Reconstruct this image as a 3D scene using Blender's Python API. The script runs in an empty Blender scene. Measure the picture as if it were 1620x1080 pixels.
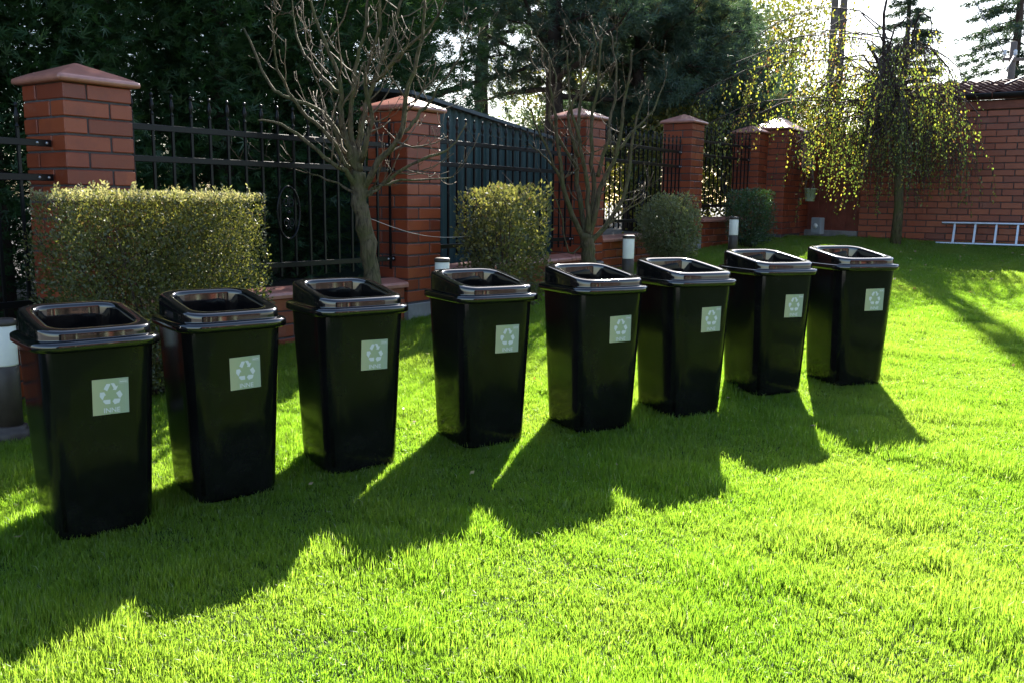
import bpy, math, random
import numpy as np
from mathutils import Vector, Matrix

SC = bpy.context.scene
COL = SC.collection
R = math.radians
random.seed(7)
RNG = np.random.default_rng(7)

# ------------------------------------------------------------------ camera
CH = 1.145                                   # eye height above the lawn under the camera
FPX, PITCH, ROLL = 1421.8, R(8.83), R(0.585)  # focal length in photo pixels (1620 wide)
cam_d = bpy.data.cameras.new('camera')
cam = bpy.data.objects.new('camera', cam_d)
COL.objects.link(cam)
cam_d.sensor_width = 36.0
cam_d.lens = 36.0 * FPX / 1620.0
cam_d.clip_start = 0.05
cam_d.clip_end = 2000
_down = Vector((0, -math.sin(PITCH), -math.cos(PITCH)))
_fwd = Vector((0, math.cos(PITCH), -math.sin(PITCH)))
_rt = Vector((1, 0, 0))
_right = _rt * math.cos(ROLL) - _down * math.sin(ROLL)
_dn = _rt * math.sin(ROLL) + _down * math.cos(ROLL)
_m = Matrix((_right, -_dn, -_fwd)).transposed().to_4x4()
_m.translation = Vector((0, 0, CH))
cam.matrix_world = _m
SC.camera = cam

# ------------------------------------------------------------------ light
SUN_AZ, SUN_EL = R(13.6), R(33.6)            # azimuth to the right of the view direction
world = bpy.data.worlds.new('World')
SC.world = world
world.use_nodes = True
wn = world.node_tree
wn.nodes.clear()
sky = wn.nodes.new('ShaderNodeTexSky')
sky.sky_type = 'NISHITA'
sky.sun_disc = False
sky.sun_elevation = SUN_EL
sky.sun_rotation = SUN_AZ
sky.air_density = 1.0
sky.dust_density = 1.0
sky.ozone_density = 1.6
bg = wn.nodes.new('ShaderNodeBackground')
bg.inputs['Strength'].default_value = 0.078
wo = wn.nodes.new('ShaderNodeOutputWorld')
wn.links.new(sky.outputs[0], bg.inputs[0])
wn.links.new(bg.outputs[0], wo.inputs[0])
sun_d = bpy.data.lights.new('sun', 'SUN')
sun_d.energy = 5.0
sun_d.angle = R(0.53)
sun_d.color = (1.0, 0.94, 0.84)
sun = bpy.data.objects.new('sun', sun_d)
COL.objects.link(sun)
sdir = Vector((math.sin(SUN_AZ) * math.cos(SUN_EL), math.cos(SUN_AZ) * math.cos(SUN_EL), math.sin(SUN_EL)))
sun.rotation_euler = sdir.to_track_quat('Z', 'Y').to_euler()
sun.location = (6, 20, 14)
SC.view_settings.view_transform = 'Standard'
SC.view_settings.look = 'None'
SC.view_settings.gamma = 1.0
SC.view_settings.use_curve_mapping = False
SC.view_settings.exposure = 2.15
SC.render.engine = 'CYCLES'
SC.cycles.max_bounces = 8
SC.cycles.transparent_max_bounces = 8
SC.cycles.sample_clamp_indirect = 6.0

# ------------------------------------------------------------------ helpers
def gz(x, y):
    """height of the gently rising garden"""
    xx = max(-10.0, min(10.0, x)); yy = max(-8.0, min(15.0, y))
    return 0.055 * yy + 0.008 * xx

def ray(px, py):
    a = px - 810.0; b = py - 540.0
    u = a * math.cos(ROLL) + b * math.sin(ROLL)
    v = -a * math.sin(ROLL) + b * math.cos(ROLL)
    Y = FPX * math.cos(PITCH) - v * math.sin(PITCH)
    d = v * math.cos(PITCH) + FPX * math.sin(PITCH)
    return Vector((u / Y, 1.0, -d / Y))

def at(px, py, Y):
    r = ray(px, py) * Y
    return Vector((r.x, r.y, r.z + CH))

def tag(o, label=None, cat=None, group=None, kind=None):
    if label: o['label'] = label
    if cat: o['category'] = cat
    if group: o['group'] = group
    if kind: o['kind'] = kind
    return o

def empty(name, loc, rz=0.0, label=None, cat=None, group=None):
    o = bpy.data.objects.new(name, None)
    o.empty_display_size = 0.2
    COL.objects.link(o)
    o.location = loc
    o.rotation_euler = (0, 0, rz)
    return tag(o, label, cat, group)

def link(name, me, parent=None, mat=None):
    o = bpy.data.objects.new(name, me)
    COL.objects.link(o)
    if mat is not None and not me.materials:
        me.materials.append(mat)
    if parent is not None:
        o.parent = parent
    return o

class MB:
    """collects shapes that become one mesh"""
    def __init__(s):
        s.v = []; s.f = []; s.sm = []
    def add(s, vs, fs, smooth=False):
        b = len(s.v)
        s.v += [tuple(p) for p in vs]
        s.f += [tuple(b + i for i in f) for f in fs]
        s.sm += [smooth] * len(fs)
    def box(s, lo, hi, M=None):
        x0, y0, z0 = lo; x1, y1, z1 = hi
        vs = [Vector(p) for p in ((x0,y0,z0),(x1,y0,z0),(x1,y1,z0),(x0,y1,z0),(x0,y0,z1),(x1,y0,z1),(x1,y1,z1),(x0,y1,z1))]
        if M is not None: vs = [M @ p for p in vs]
        s.add(vs, [(0,3,2,1),(4,5,6,7),(0,1,5,4),(1,2,6,5),(2,3,7,6),(3,0,4,7)])
    def cbox(s, lo, hi, c, M=None):
        """box with chamfered edges"""
        vs = []; idx = {}
        lo = list(lo); hi = list(hi)
        fs = []
        for ax in range(3):
            o = [a for a in range(3) if a != ax]
            for side in (0, 1):
                q = []
                for (i, j) in ((0,0),(1,0),(1,1),(0,1)):
                    p = [0,0,0]
                    p[ax] = hi[ax] if side else lo[ax]
                    p[o[0]] = (hi[o[0]] - c) if i else (lo[o[0]] + c)
                    p[o[1]] = (hi[o[1]] - c) if j else (lo[o[1]] + c)
                    idx[(ax, side, i, j)] = len(vs); q.append(len(vs)); vs.append(Vector(p))
                flip = (side == 1) == (ax == 1)
                fs.append(tuple(q[::-1]) if flip else tuple(q))
        def vid(ax, bits):
            o = [a for a in range(3) if a != ax]
            return idx[(ax, bits[ax], bits[o[0]], bits[o[1]])]
        for a in range(3):
            b, c2 = [k for k in range(3) if k != a]
            for sb in (0, 1):
                for scc in (0, 1):
                    k0 = [0,0,0]; k1 = [0,0,0]; k1[a] = 1
                    for k in (k0, k1): k[b] = sb; k[c2] = scc
                    fs.append((vid(b,k0), vid(b,k1), vid(c2,k1), vid(c2,k0)))
        for i in (0,1):
            for j in (0,1):
                for k in (0,1):
                    bits = [i,j,k]; fs.append((vid(0,bits), vid(1,bits), vid(2,bits)))
        if M is not None: vs = [M @ p for p in vs]
        s.add(vs, fs)
    def tube(s, pts, rad, n=6, caps=True, smooth=True):
        pts = [Vector(p) for p in pts]
        if not hasattr(rad, '__len__'): rad = [rad] * len(pts)
        vs = []; fs = []
        prev = None
        for i, p in enumerate(pts):
            t = (pts[min(i+1, len(pts)-1)] - pts[max(i-1, 0)])
            if t.length < 1e-9: t = Vector((0,0,1))
            t.normalize()
            if prev is None:
                a = t.orthogonal().normalized()
            else:
                a = (prev - t * prev.dot(t))
                a = a.normalized() if a.length > 1e-6 else t.orthogonal().normalized()
            prev = a
            b = t.cross(a)
            for k in range(n):
                an = 2 * math.pi * k / n
                vs.append(p + (a * math.cos(an) + b * math.sin(an)) * rad[i])
        for i in range(len(pts) - 1):
            for k in range(n):
                k2 = (k + 1) % n
                fs.append((i*n+k, i*n+k2, (i+1)*n+k2, (i+1)*n+k))
        if caps:
            fs.append(tuple(range(n))[::-1]); fs.append(tuple((len(pts)-1)*n + k for k in range(n)))
        s.add(vs, fs, smooth)
    def lathe(s, prof, n=24, c=(0,0,0), smooth=True):
        vs = []; fs = []
        for (r, z) in prof:
            for k in range(n):
                a = 2*math.pi*k/n
                vs.append((c[0] + r*math.cos(a), c[1] + r*math.sin(a), c[2] + z))
        for i in range(len(prof)-1):
            for k in range(n):
                k2 = (k+1) % n
                fs.append((i*n+k, i*n+k2, (i+1)*n+k2, (i+1)*n+k))
        fs.append(tuple(range(n))[::-1]); fs.append(tuple((len(prof)-1)*n+k for k in range(n)))
        s.add(vs, fs, smooth)
    def loft(s, loops, cap0=False, cap1=False, smooth=True):
        n = len(loops[0]); vs = []; fs = []
        for l in loops: vs += list(l)
        for i in range(len(loops)-1):
            for k in range(n):
                k2 = (k+1) % n
                fs.append((i*n+k, i*n+k2, (i+1)*n+k2, (i+1)*n+k))
        if cap0: fs.append(tuple(range(n))[::-1])
        if cap1: fs.append(tuple((len(loops)-1)*n + k for k in range(n)))
        s.add(vs, fs, smooth)
    def mesh(s, name):
        me = bpy.data.meshes.new(name)
        me.from_pydata(s.v, [], s.f)
        me.polygons.foreach_set('use_smooth', s.sm)
        me.update()
        return me
    def build(s, name, mat, parent=None):
        return link(name, s.mesh(name), parent, mat)

def np_mesh(name, V, k, rnd=None, mat=None):
    """mesh of separate k-gons from an (n*k,3) vertex array"""
    n = len(V) // k
    me = bpy.data.meshes.new(name)
    me.vertices.add(len(V)); me.vertices.foreach_set('co', np.ascontiguousarray(V, dtype=np.float32).ravel())
    me.loops.add(n * k); me.loops.foreach_set('vertex_index', np.arange(n * k, dtype=np.int32))
    me.polygons.add(n); me.polygons.foreach_set('loop_start', np.arange(0, n * k, k, dtype=np.int32))
    try: me.polygons.foreach_set('loop_total', np.full(n, k, dtype=np.int32))
    except Exception: pass
    me.update(calc_edges=True)
    if rnd is not None:
        at_ = me.attributes.new('rnd', 'FLOAT', 'POINT')
        at_.data.foreach_set('value', np.repeat(rnd, k).astype(np.float32))
    if mat: me.materials.append(mat)
    return me

def unit(a):
    return a / np.maximum(np.linalg.norm(a, axis=-1, keepdims=True), 1e-9)

def leaf_quads(P, D, S, L, W, fold=0.0):
    """diamond leaves at P pointing along D with side vector S"""
    L = L[:, None]; W = W[:, None]
    S = unit(S - D * np.sum(S * D, axis=1, keepdims=True))
    Nn = np.cross(D, S)
    a = P; b = P + D * L * .45 + S * W * .5 + Nn * W * fold
    c = P + D * L; d = P + D * L * .45 - S * W * .5 + Nn * W * fold
    return np.stack([a, b, c, d], 1).reshape(-1, 3)

# ------------------------------------------------------------------ materials
MATS = {}
def nt(name):
    m = bpy.data.materials.new(name); m.use_nodes = True
    t = m.node_tree; b = t.nodes['Principled BSDF']
    MATS[name] = m
    return m, t, b

def ramp(t, fac, stops):
    r = t.nodes.new('ShaderNodeValToRGB')
    e = r.color_ramp.elements
    while len(e) > 1: e.remove(e[-1])
    e[0].position = stops[0][0]; e[0].color = (*stops[0][1], 1)
    for p, c in stops[1:]:
        k = e.new(p); k.color = (*c, 1)
    t.links.new(fac, r.inputs[0])
    return r.outputs[0]

def noise(t, scale, detail=4, rough=.6, coord='Object', dist=0.0):
    tc = t.nodes.new('ShaderNodeTexCoord')
    n = t.nodes.new('ShaderNodeTexNoise')
    n.inputs['Scale'].default_value = scale; n.inputs['Detail'].default_value = detail
    n.inputs['Roughness'].default_value = rough; n.inputs['Distortion'].default_value = dist
    if coord == 'World':
        g = t.nodes.new('ShaderNodeNewGeometry'); t.links.new(g.outputs['Position'], n.inputs['Vector'])
    else:
        t.links.new(tc.outputs[coord], n.inputs['Vector'])
    return n.outputs['Fac']

def bump(t, b, fac, strength, dist=.01):
    k = t.nodes.new('ShaderNodeBump')
    k.inputs['Strength'].default_value = strength; k.inputs['Distance'].default_value = dist
    t.links.new(fac, k.inputs['Height']); t.links.new(k.outputs[0], b.inputs['Normal'])

def mixc(t, a, bcol, fac, mode='MIX'):
    m = t.nodes.new('ShaderNodeMix'); m.data_type = 'RGBA'; m.blend_type = mode
    for i, v in ((6, a), (7, bcol)):
        if isinstance(v, tuple): m.inputs[i].default_value = (*v, 1)
        else: t.links.new(v, m.inputs[i])
    if isinstance(fac, float): m.inputs[0].default_value = fac
    else: t.links.new(fac, m.inputs[0])
    return m.outputs[2]

def plain(name, col, rough=.6, spec=.5, metal=0.0, var=.25, scale=12, bmp=.15, coat=0.0, coord='World'):
    m, t, b = nt(name)
    n = noise(t, scale, 5, .6, coord)
    lo = tuple(c * (1 - var) for c in col); hi = tuple(min(1, c * (1 + var)) for c in col)
    t.links.new(ramp(t, n, [(.3, lo), (.7, hi)]), b.inputs['Base Color'])
    b.inputs['Roughness'].default_value = rough; b.inputs['Specular IOR Level'].default_value = spec
    b.inputs['Metallic'].default_value = metal; b.inputs['Coat Weight'].default_value = coat
    if bmp: bump(t, b, noise(t, scale * 6, 4, .6, coord), bmp, .004)
    return m

def brick_mat():
    m, t, b = nt('clinker_brick')
    oi = t.nodes.new('ShaderNodeObjectInfo')
    c = ramp(t, oi.outputs['Random'], [(0, (.20, .037, .013)), (.3, (.28, .056, .020)), (.6, (.33, .072, .024)), (.85, (.25, .046, .017)), (1, (.16, .033, .016))])
    n = noise(t, 9, 6, .65, 'World')
    c2 = mixc(t, c, (.15, .032, .02), ramp(t, n, [(.5, (0,0,0)), (.75, (.6,.6,.6))]))
    n2 = noise(t, 3.1, 6, .7, 'World')
    c3 = mixc(t, c2, (.42, .31, .25), ramp(t, n2, [(.60, (0,0,0)), (.78, (.26,.26,.26))]))
    t.links.new(c3, b.inputs['Base Color'])
    b.inputs['Roughness'].default_value = .42
    bump(t, b, noise(t, 90, 5, .7, 'World'), .35, .003)
    return m
def leaf_mat(name, stops, trans=.5, tmul=(1.25, 1.35, .6), rough=.45, gloss=.06, patch=None):
    m = bpy.data.materials.new(name); m.use_nodes = True; MATS[name] = m
    t = m.node_tree; t.nodes.clear()
    out = t.nodes.new('ShaderNodeOutputMaterial')
    a = t.nodes.new('ShaderNodeAttribute'); a.attribute_name = 'rnd'
    c = ramp(t, a.outputs['Fac'], stops)
    if patch:
        n = noise(t, patch[0], 3, .55, 'World')
        c = mixc(t, c, patch[1], ramp(t, n, [(.42, (0,0,0)), (.68, (patch[2],) * 3)]))
    df = t.nodes.new('ShaderNodeBsdfDiffuse'); t.links.new(c, df.inputs[0])
    tr = t.nodes.new('ShaderNodeBsdfTranslucent')
    t.links.new(mixc(t, c, tmul, 1.0, 'MULTIPLY'), tr.inputs[0])
    mx = t.nodes.new('ShaderNodeMixShader'); mx.inputs[0].default_value = trans
    t.links.new(df.outputs[0], mx.inputs[1]); t.links.new(tr.outputs[0], mx.inputs[2])
    gl = t.nodes.new('ShaderNodeBsdfGlossy'); gl.inputs['Roughness'].default_value = rough
    m2 = t.nodes.new('ShaderNodeMixShader'); m2.inputs[0].default_value = gloss
    t.links.new(mx.outputs[0], m2.inputs[1]); t.links.new(gl.outputs[0], m2.inputs[2])
    t.links.new(m2.outputs[0], out.inputs[0])
    return m

BRICK = brick_mat()
MORTAR = plain('mortar', (.085, .076, .076), .9, .2, scale=30, bmp=.4)
CONCRETE = plain('concrete', (.26, .25, .235), .85, .3, scale=8, bmp=.4)
CAP = plain('glazed_terracotta', (.43, .18, .135), .30, .8, var=.22, scale=11, bmp=.18)
IRON = plain('black_iron', (.005, .005, .006), .36, .28, var=.2, scale=20, bmp=.08)
SOIL = plain('lawn_soil', (.030, .058, .012), .95, .1, var=.4, scale=5, bmp=.5)
GRAVEL = plain('grey_gravel', (.17, .165, .16), .95, .2, var=.35, scale=14, bmp=.7)
WHITE_OPAL = plain('opal_white', (.80, .77, .70), .45, .4, var=.06, scale=14, bmp=.03)
BROWN_METAL = plain('brown_metal', (.055, .042, .034), .5, .4, var=.25, scale=18, bmp=.1)
ALU = plain('aluminium', (.62, .63, .66), .38, .5, metal=.75, var=.1, scale=30, bmp=.05)
SHED = plain('green_sheet', (.026, .062, .062), .5, .4, var=.18, scale=5, bmp=.05)
SHED_ROOF = plain('grey_sheet', (.06, .075, .08), .5, .4, var=.15, scale=5, bmp=.05)
DARKMETAL = plain('dark_gutter', (.022, .02, .022), .4, .5, var=.2, scale=9, bmp=.05)
WOODRED = plain('stained_wood', (.20, .060, .040), .6, .3, var=.3, scale=7, bmp=.25)
ROOFTILE = plain('roof_tile', (.085, .036, .028), .8, .15, var=.3, scale=8, bmp=.3)
WOODPALE = plain('weathered_wood', (.33, .21, .17), .7, .3, var=.25, scale=9, bmp=.3)
POLE = plain('pole_concrete', (.15, .12, .105), .85, .2, var=.2, scale=6, bmp=.3)
WIRE = plain('wire', (.25, .25, .26), .5, .4, var=.1, bmp=0)
SILK = plain('pale_twine', (.60, .52, .46), .5, .4, var=.1, bmp=0)
GREYBOX = plain('grey_plastic', (.26, .27, .29), .5, .4, var=.1, scale=7, bmp=.05)
POTG = plain('pale_green_plastic', (.36, .42, .30), .45, .4, var=.1, scale=9, bmp=.05)
CERAM = plain('porcelain', (.66, .66, .68), .25, .5, var=.05, bmp=0)
TWIG = plain('pale_twig', (.125, .092, .058), .75, .3, var=.35, scale=14, bmp=.4)
def bark_mat(name, dark, mid, moss):
    m, t, b = nt(name)
    g = t.nodes.new('ShaderNodeNewGeometry'); mp = t.nodes.new('ShaderNodeMapping'); mp.inputs['Scale'].default_value = (60, 60, 14)
    t.links.new(g.outputs['Position'], mp.inputs['Vector'])
    n = t.nodes.new('ShaderNodeTexNoise'); n.inputs['Scale'].default_value = 1.0; n.inputs['Detail'].default_value = 6; n.inputs['Distortion'].default_value = .6
    t.links.new(mp.outputs[0], n.inputs['Vector'])
    c = ramp(t, n.outputs['Fac'], [(.32, dark), (.5, mid), (.72, tuple(min(1, q * 1.5) for q in mid))])
    c = mixc(t, c, moss, ramp(t, noise(t, 7, 4, .6, 'World'), [(.42, (0, 0, 0)), (.62, (.75, .75, .75))]))
    t.links.new(c, b.inputs['Base Color']); b.inputs['Roughness'].default_value = .85; b.inputs['Specular IOR Level'].default_value = .2
    bump(t, b, n.outputs['Fac'], 1.0, .012)
    return m
BARK = bark_mat('mossy_bark', (.030, .022, .014), (.105, .080, .048), (.085, .088, .030))
PINEBARK = plain('pine_bark', (.060, .042, .034), .9, .2, var=.4, scale=9, bmp=1.0)
BIRCHBARK = plain('birch_twig', (.060, .040, .036), .8, .2, var=.4, scale=10, bmp=.4)
STICK_W = plain('sticker_white', (.70, .71, .68), .45, .4, var=.02, bmp=0)

def bin_mat():
    m, t, b = nt('black_plastic')
    t.links.new(ramp(t, noise(t, 5.5, 8, .75, 'World', .4), [(.45, (.0042, .0042, .0046)), (.72, (.010, .010, .0098)), (.85, (.020, .0195, .018))]), b.inputs['Base Color'])
    n = noise(t, 2.6, 5, .65, 'World')
    t.links.new(ramp(t, n, [(.3, (.07, .07, .07)), (.75, (.20, .20, .20))]), b.inputs['Roughness'])
    b.inputs['Specular IOR Level'].default_value = .25
    bump(t, b, noise(t, 14, 2, .5, 'World'), .02, .006)
    return m
BINP = bin_mat()
m_, t_, b_ = nt('lid_plastic')
b_.inputs['Base Color'].default_value = (.005, .005, .0055, 1)
t_.links.new(ramp(t_, noise(t_, 30, 5, .7, 'World'), [(.3, (.03,)*3), (.8, (.08,)*3)]), b_.inputs['Roughness'])
bump(t_, b_, noise(t_, 9, 2, .5, 'World'), .015, .006)
b_.inputs['Specular IOR Level'].default_value = .95
LIDP = m_
m_, t_, b_ = nt('sticker_green')
tc_ = t_.nodes.new('ShaderNodeTexCoord'); sx_ = t_.nodes.new('ShaderNodeSeparateXYZ')
t_.links.new(tc_.outputs['Generated'], sx_.inputs[0])
t_.links.new(ramp(t_, sx_.outputs[0], [(0, (.47, .47, .27)), (.5, (.37, .43, .25)), (1, (.35, .41, .30))]), b_.inputs['Base Color'])
b_.inputs['Roughness'].default_value = .4
STICK_G = m_

GRASS = leaf_mat('grass_blades', [(0, (.070, .135, .008)), (.5, (.105, .180, .010)), (.88, (.140, .205, .014)), (.95, (.25, .25, .10)), (1, (.36, .34, .22))],
                 .62, (2.4, 2.6, 2.5), .45, .04, patch=(1.3, (.155, .195, .022), .6))
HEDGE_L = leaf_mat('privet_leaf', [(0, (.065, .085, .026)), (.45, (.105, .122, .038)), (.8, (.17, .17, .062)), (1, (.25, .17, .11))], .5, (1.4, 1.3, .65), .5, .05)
HEDGE_T = leaf_mat('privet_tip', [(0, (.20, .22, .09)), (1, (.34, .30, .17))], .5, (1.2, 1.2, .8), .5, .05)
HEDGE_Y = leaf_mat('golden_leaf', [(0, (.070, .085, .028)), (.4, (.13, .14, .046)), (.78, (.20, .195, .075)), (1, (.18, .10, .07))], .5, (1.4, 1.35, .75), .5, .05)
HEDGE_G = leaf_mat('grey_green_leaf', [(0, (.095, .12, .055)), (.6, (.19, .21, .10)), (1, (.29, .27, .13))], .45, (1.3, 1.3, .7), .5, .05)
HEDGE_D = leaf_mat('dark_green_leaf', [(0, (.028, .066, .022)), (.7, (.055, .11, .034)), (1, (.10, .15, .05))], .4, (1.3, 1.4, .6), .35, .07)
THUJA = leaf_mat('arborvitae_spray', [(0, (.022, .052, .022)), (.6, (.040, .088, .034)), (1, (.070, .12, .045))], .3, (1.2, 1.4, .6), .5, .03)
PINE_N = leaf_mat('pine_needles', [(0, (.046, .084, .062)), (.6, (.080, .130, .086)), (.93, (.12, .15, .075)), (1, (.22, .16, .06))], .35, (1.2, 1.3, .7), .4, .05)
SPRUCE_N = leaf_mat('spruce_needles', [(0, (.026, .046, .034)), (.7, (.048, .078, .050)), (1, (.09, .11, .05))], .35, (1.2, 1.3, .7), .4, .04)
BIRCH_L = leaf_mat('birch_leaf', [(0, (.06, .10, .030)), (.45, (.13, .185, .045)), (.8, (.32, .32, .06)), (.93, (.38, .28, .06)), (1, (.14, .07, .045))], .6, (1.75, 1.75, .9), .4, .05)
FAR_L = leaf_mat('far_leaf', [(0, (.06, .09, .022)), (.5, (.13, .145, .034)), (1, (.24, .19, .06))], .5, (1.4, 1.3, .5), .4, .04)
FALLEN = leaf_mat('fallen_leaf', [(0, (.22, .17, .05)), (.6, (.34, .27, .08)), (1, (.30, .22, .15))], .3, (1.2, 1.1, .7), .5, .05)

# ------------------------------------------------------------------ ground
UA = R(33.9)                                             # fence direction, from the view axis towards the right
U = Vector((math.sin(UA), math.cos(UA), 0)); V = Vector((-math.cos(UA), math.sin(UA), 0))
RZ = math.pi / 2 - UA
W0 = .354; LB, HB, JB, CB = .230, .114, .010, .080         # pillar width, brick length, width, joint, course

def grid_sheet(name, xs, ys, dz, mat, keep=None, kind='structure'):
    vs = [(x, y, gz(x, y) + dz) for y in ys for x in xs]
    nx = len(xs); fs = []
    for j in range(len(ys)-1):
        for i in range(nx-1):
            cx = (xs[i] + xs[i+1]) / 2; cy = (ys[j] + ys[j+1]) / 2
            if keep and not keep(cx, cy): continue
            fs.append((j*nx+i, j*nx+i+1, (j+1)*nx+i+1, (j+1)*nx+i))
    me = bpy.data.meshes.new(name); me.from_pydata(vs, [], fs); me.materials.append(mat)
    o = link(name, me); o['kind'] = kind
    return o
_xs = [-900, -300, -100, -40, -20, -10, -5, 0, 5, 10, 20, 40, 100, 300, 900]
_ys = [-300, -100, -40, -20, -8, -4, 0, 5, 10, 15, 20, 40, 100, 300, 900]
grid_sheet('ground', _xs, _ys, -.03, GRAVEL)

C1 = Vector((-2.10, 4.30, 0)); C2 = Vector((-.706, 6.06, 0)); C3 = Vector((.647, 8.20, 0)); C4 = Vector((2.0, 10.33, 0)); C5 = Vector((3.17, 11.86, 0))
C6 = Vector((3.56, 12.0, 0)); C0 = C1 - U * 2.15
WD = Vector((.83, -.558, 0)).normalized()                  # along the garage wall, to the right
GW = Vector((6.14, 11.2, 0)); GC = GW - WD * 1.80             # a point of the wall; its left corner
# lawn: one sheet bounded by the fence foot and the garage foot
lawn_pts = [C1 - U * 9 + V * .1, C1 + V * .1, C2 + V * .1, C3 + V * .1, C4 + V * .1, C5 + V * .1, C6 + V * .1, GC + Vector((-.2, .1, 0)), GC + WD * 9, GC + WD * 9 + Vector((6, -6, 0)), Vector((18, -20, 0)), Vector((-14, -20, 0))]
def in_lawn(x, y, pts=lawn_pts):
    c = False; n = len(pts); j = n - 1
    for i in range(n):
        a, b = pts[i], pts[j]
        if ((a.y > y) != (b.y > y)) and (x < (b.x - a.x) * (y - a.y) / (b.y - a.y) + a.x): c = not c
        j = i
    return c
me = bpy.data.meshes.new('lawn')
vs = [(p.x, p.y, gz(p.x, p.y)) for p in lawn_pts]
import bmesh
bm = bmesh.new()
bvs = [bm.verts.new(v) for v in vs]
bm.faces.new(bvs)
for ax, rng_ in ((0, range(-10, 12, 2)), (1, range(-18, 14, 2))):      # cut to follow the ground's bends
    for c in rng_:
        co = [0, 0, 0]; no = [0, 0, 0]; co[ax] = c; no[ax] = 1
        bmesh.ops.bisect_plane(bm, geom=bm.verts[:] + bm.edges[:] + bm.faces[:], plane_co=co, plane_no=no)
for v in bm.verts: v.co.z = gz(v.co.x, v.co.y)
bmesh.ops.recalc_face_normals(bm, faces=bm.faces[:])
bm.to_mesh(me); bm.free()
me.materials.append(SOIL)
lawn = link('lawn', me); lawn['kind'] = 'structure'

# ------------------------------------------------------------------ brick pillars
def brick_mesh(l, w, h):
    b = MB(); b.cbox((-l/2, -w/2, -h/2), (l/2, w/2, h/2), .004)
    return b.mesh('brick')
HH = CB - JB
BM_FULL = [brick_mesh(LB + d, HB, HH) for d in (0, .001, -.001)]
BM_HALF = brick_mesh(HB, HB, HH)
for me in BM_FULL + [BM_HALF]: me.materials.append(BRICK)
def put_brick(parent, me, x, y, z, rz, jit=.0015):
    o = bpy.data.objects.new('brick', me); COL.objects.link(o); o.parent = parent
    o.location = (x + random.uniform(-jit, jit), y + random.uniform(-jit, jit), z + random.uniform(-.001, .001))
    o.rotation_euler = (0, 0, rz + random.uniform(-.006, .006))
    return o

def rrect(hx, hy, r, z, n=5, cx=0, cy=0):
    """rounded rectangle loop, counter-clockwise"""
    out = []
    for (sx, sy, a0) in ((1, 1, 0), (-1, 1, 90), (-1, -1, 180), (1, -1, 270)):
        for k in range(n + 1):
            a = R(a0 + 90 * k / n)
            out.append(Vector((cx + sx * (hx - r) + r * math.cos(a), cy + sy * (hy - r) + r * math.sin(a), z)))
    return out

def cap_mesh(hx, hy, edge, rise, flat=.012):
    b = MB()
    ls = [rrect(hx - .02, hy - .02, .01, 0), rrect(hx - .004, hy - .004, .012, .004), rrect(hx, hy, .014, edge * .45), rrect(hx - .003, hy - .003, .016, edge * .8),
          rrect(hx - .014, hy - .014, .016, edge)]
    for k in (.25, .5, .75, .93):
        q = 1 - k
        ls.append(rrect((hx - .014) * q + .01, (hy - .014) * q + .01, .012 * q + .006, edge + rise * k))
    ls.append(rrect(.012, .012, .008, edge + rise))
    b.loft(ls, True, True)
    return b

def pillar(name, C, top, rows, label, group=None):
    base = gz(C.x, C.y)
    e = empty(name, (C.x, C.y, base - .02), RZ, label, 'pillar', group)
    b0 = base - .02
    b = MB(); b.box((.007, .007, -.02), (W0 - .007, W0 - .007, top - b0 + .002)); b.build('mortar', MORTAR, e)
    bot = top - rows * CB
    if bot - b0 > .01:
        b = MB(); b.cbox((-.012, -.012, -.04), (W0 + .012, W0 + .012, bot - b0 - .004), .006); b.build('plinth', CONCRETE, e)
    for r in range(rows):
        z = top - b0 - r * CB - HH / 2
        q = [(LB/2, HB/2, 0), (W0 - HB/2, LB/2, 90), (W0 - LB/2, W0 - HB/2, 0), (HB/2, W0 - LB/2, 90)]
        for (x, y, a) in q:
            if r % 2 == 0: x, y, a = y, x, 90 - a
            put_brick(e, random.choice(BM_FULL), x, y, z, R(a))
    c = cap_mesh(W0/2 + .037, W0/2 + .037, .034, .078).build('cap', CAP, e)
    c.location = (W0/2, W0/2, top - b0 + .004)
    return e
TOP = [CH + .42, CH + .528, CH + .588, CH + .735, CH + .888, CH + .90]
GP = 'square brick pillars of the iron fence'
pillar('brick_pillar', C1, TOP[1], 17, 'brick pillar with pale lit cap rising behind the large clipped hedge', GP)
pillar('brick_pillar', C2, TOP[2], 16, 'brick pillar behind the thick-trunked bare tree, next to the green shed', GP)
pillar('brick_pillar', C3, TOP[3], 16, 'brick pillar hidden behind the many-stemmed bare tree', GP)
pillar('brick_pillar', C4, TOP[4], 16, 'brick pillar standing behind the rounded grey-green bush', GP)
pillar('brick_pillar', C5, TOP[5], 15, 'low brick pillar abutting the wide corner pier at the fence end', GP)

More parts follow.
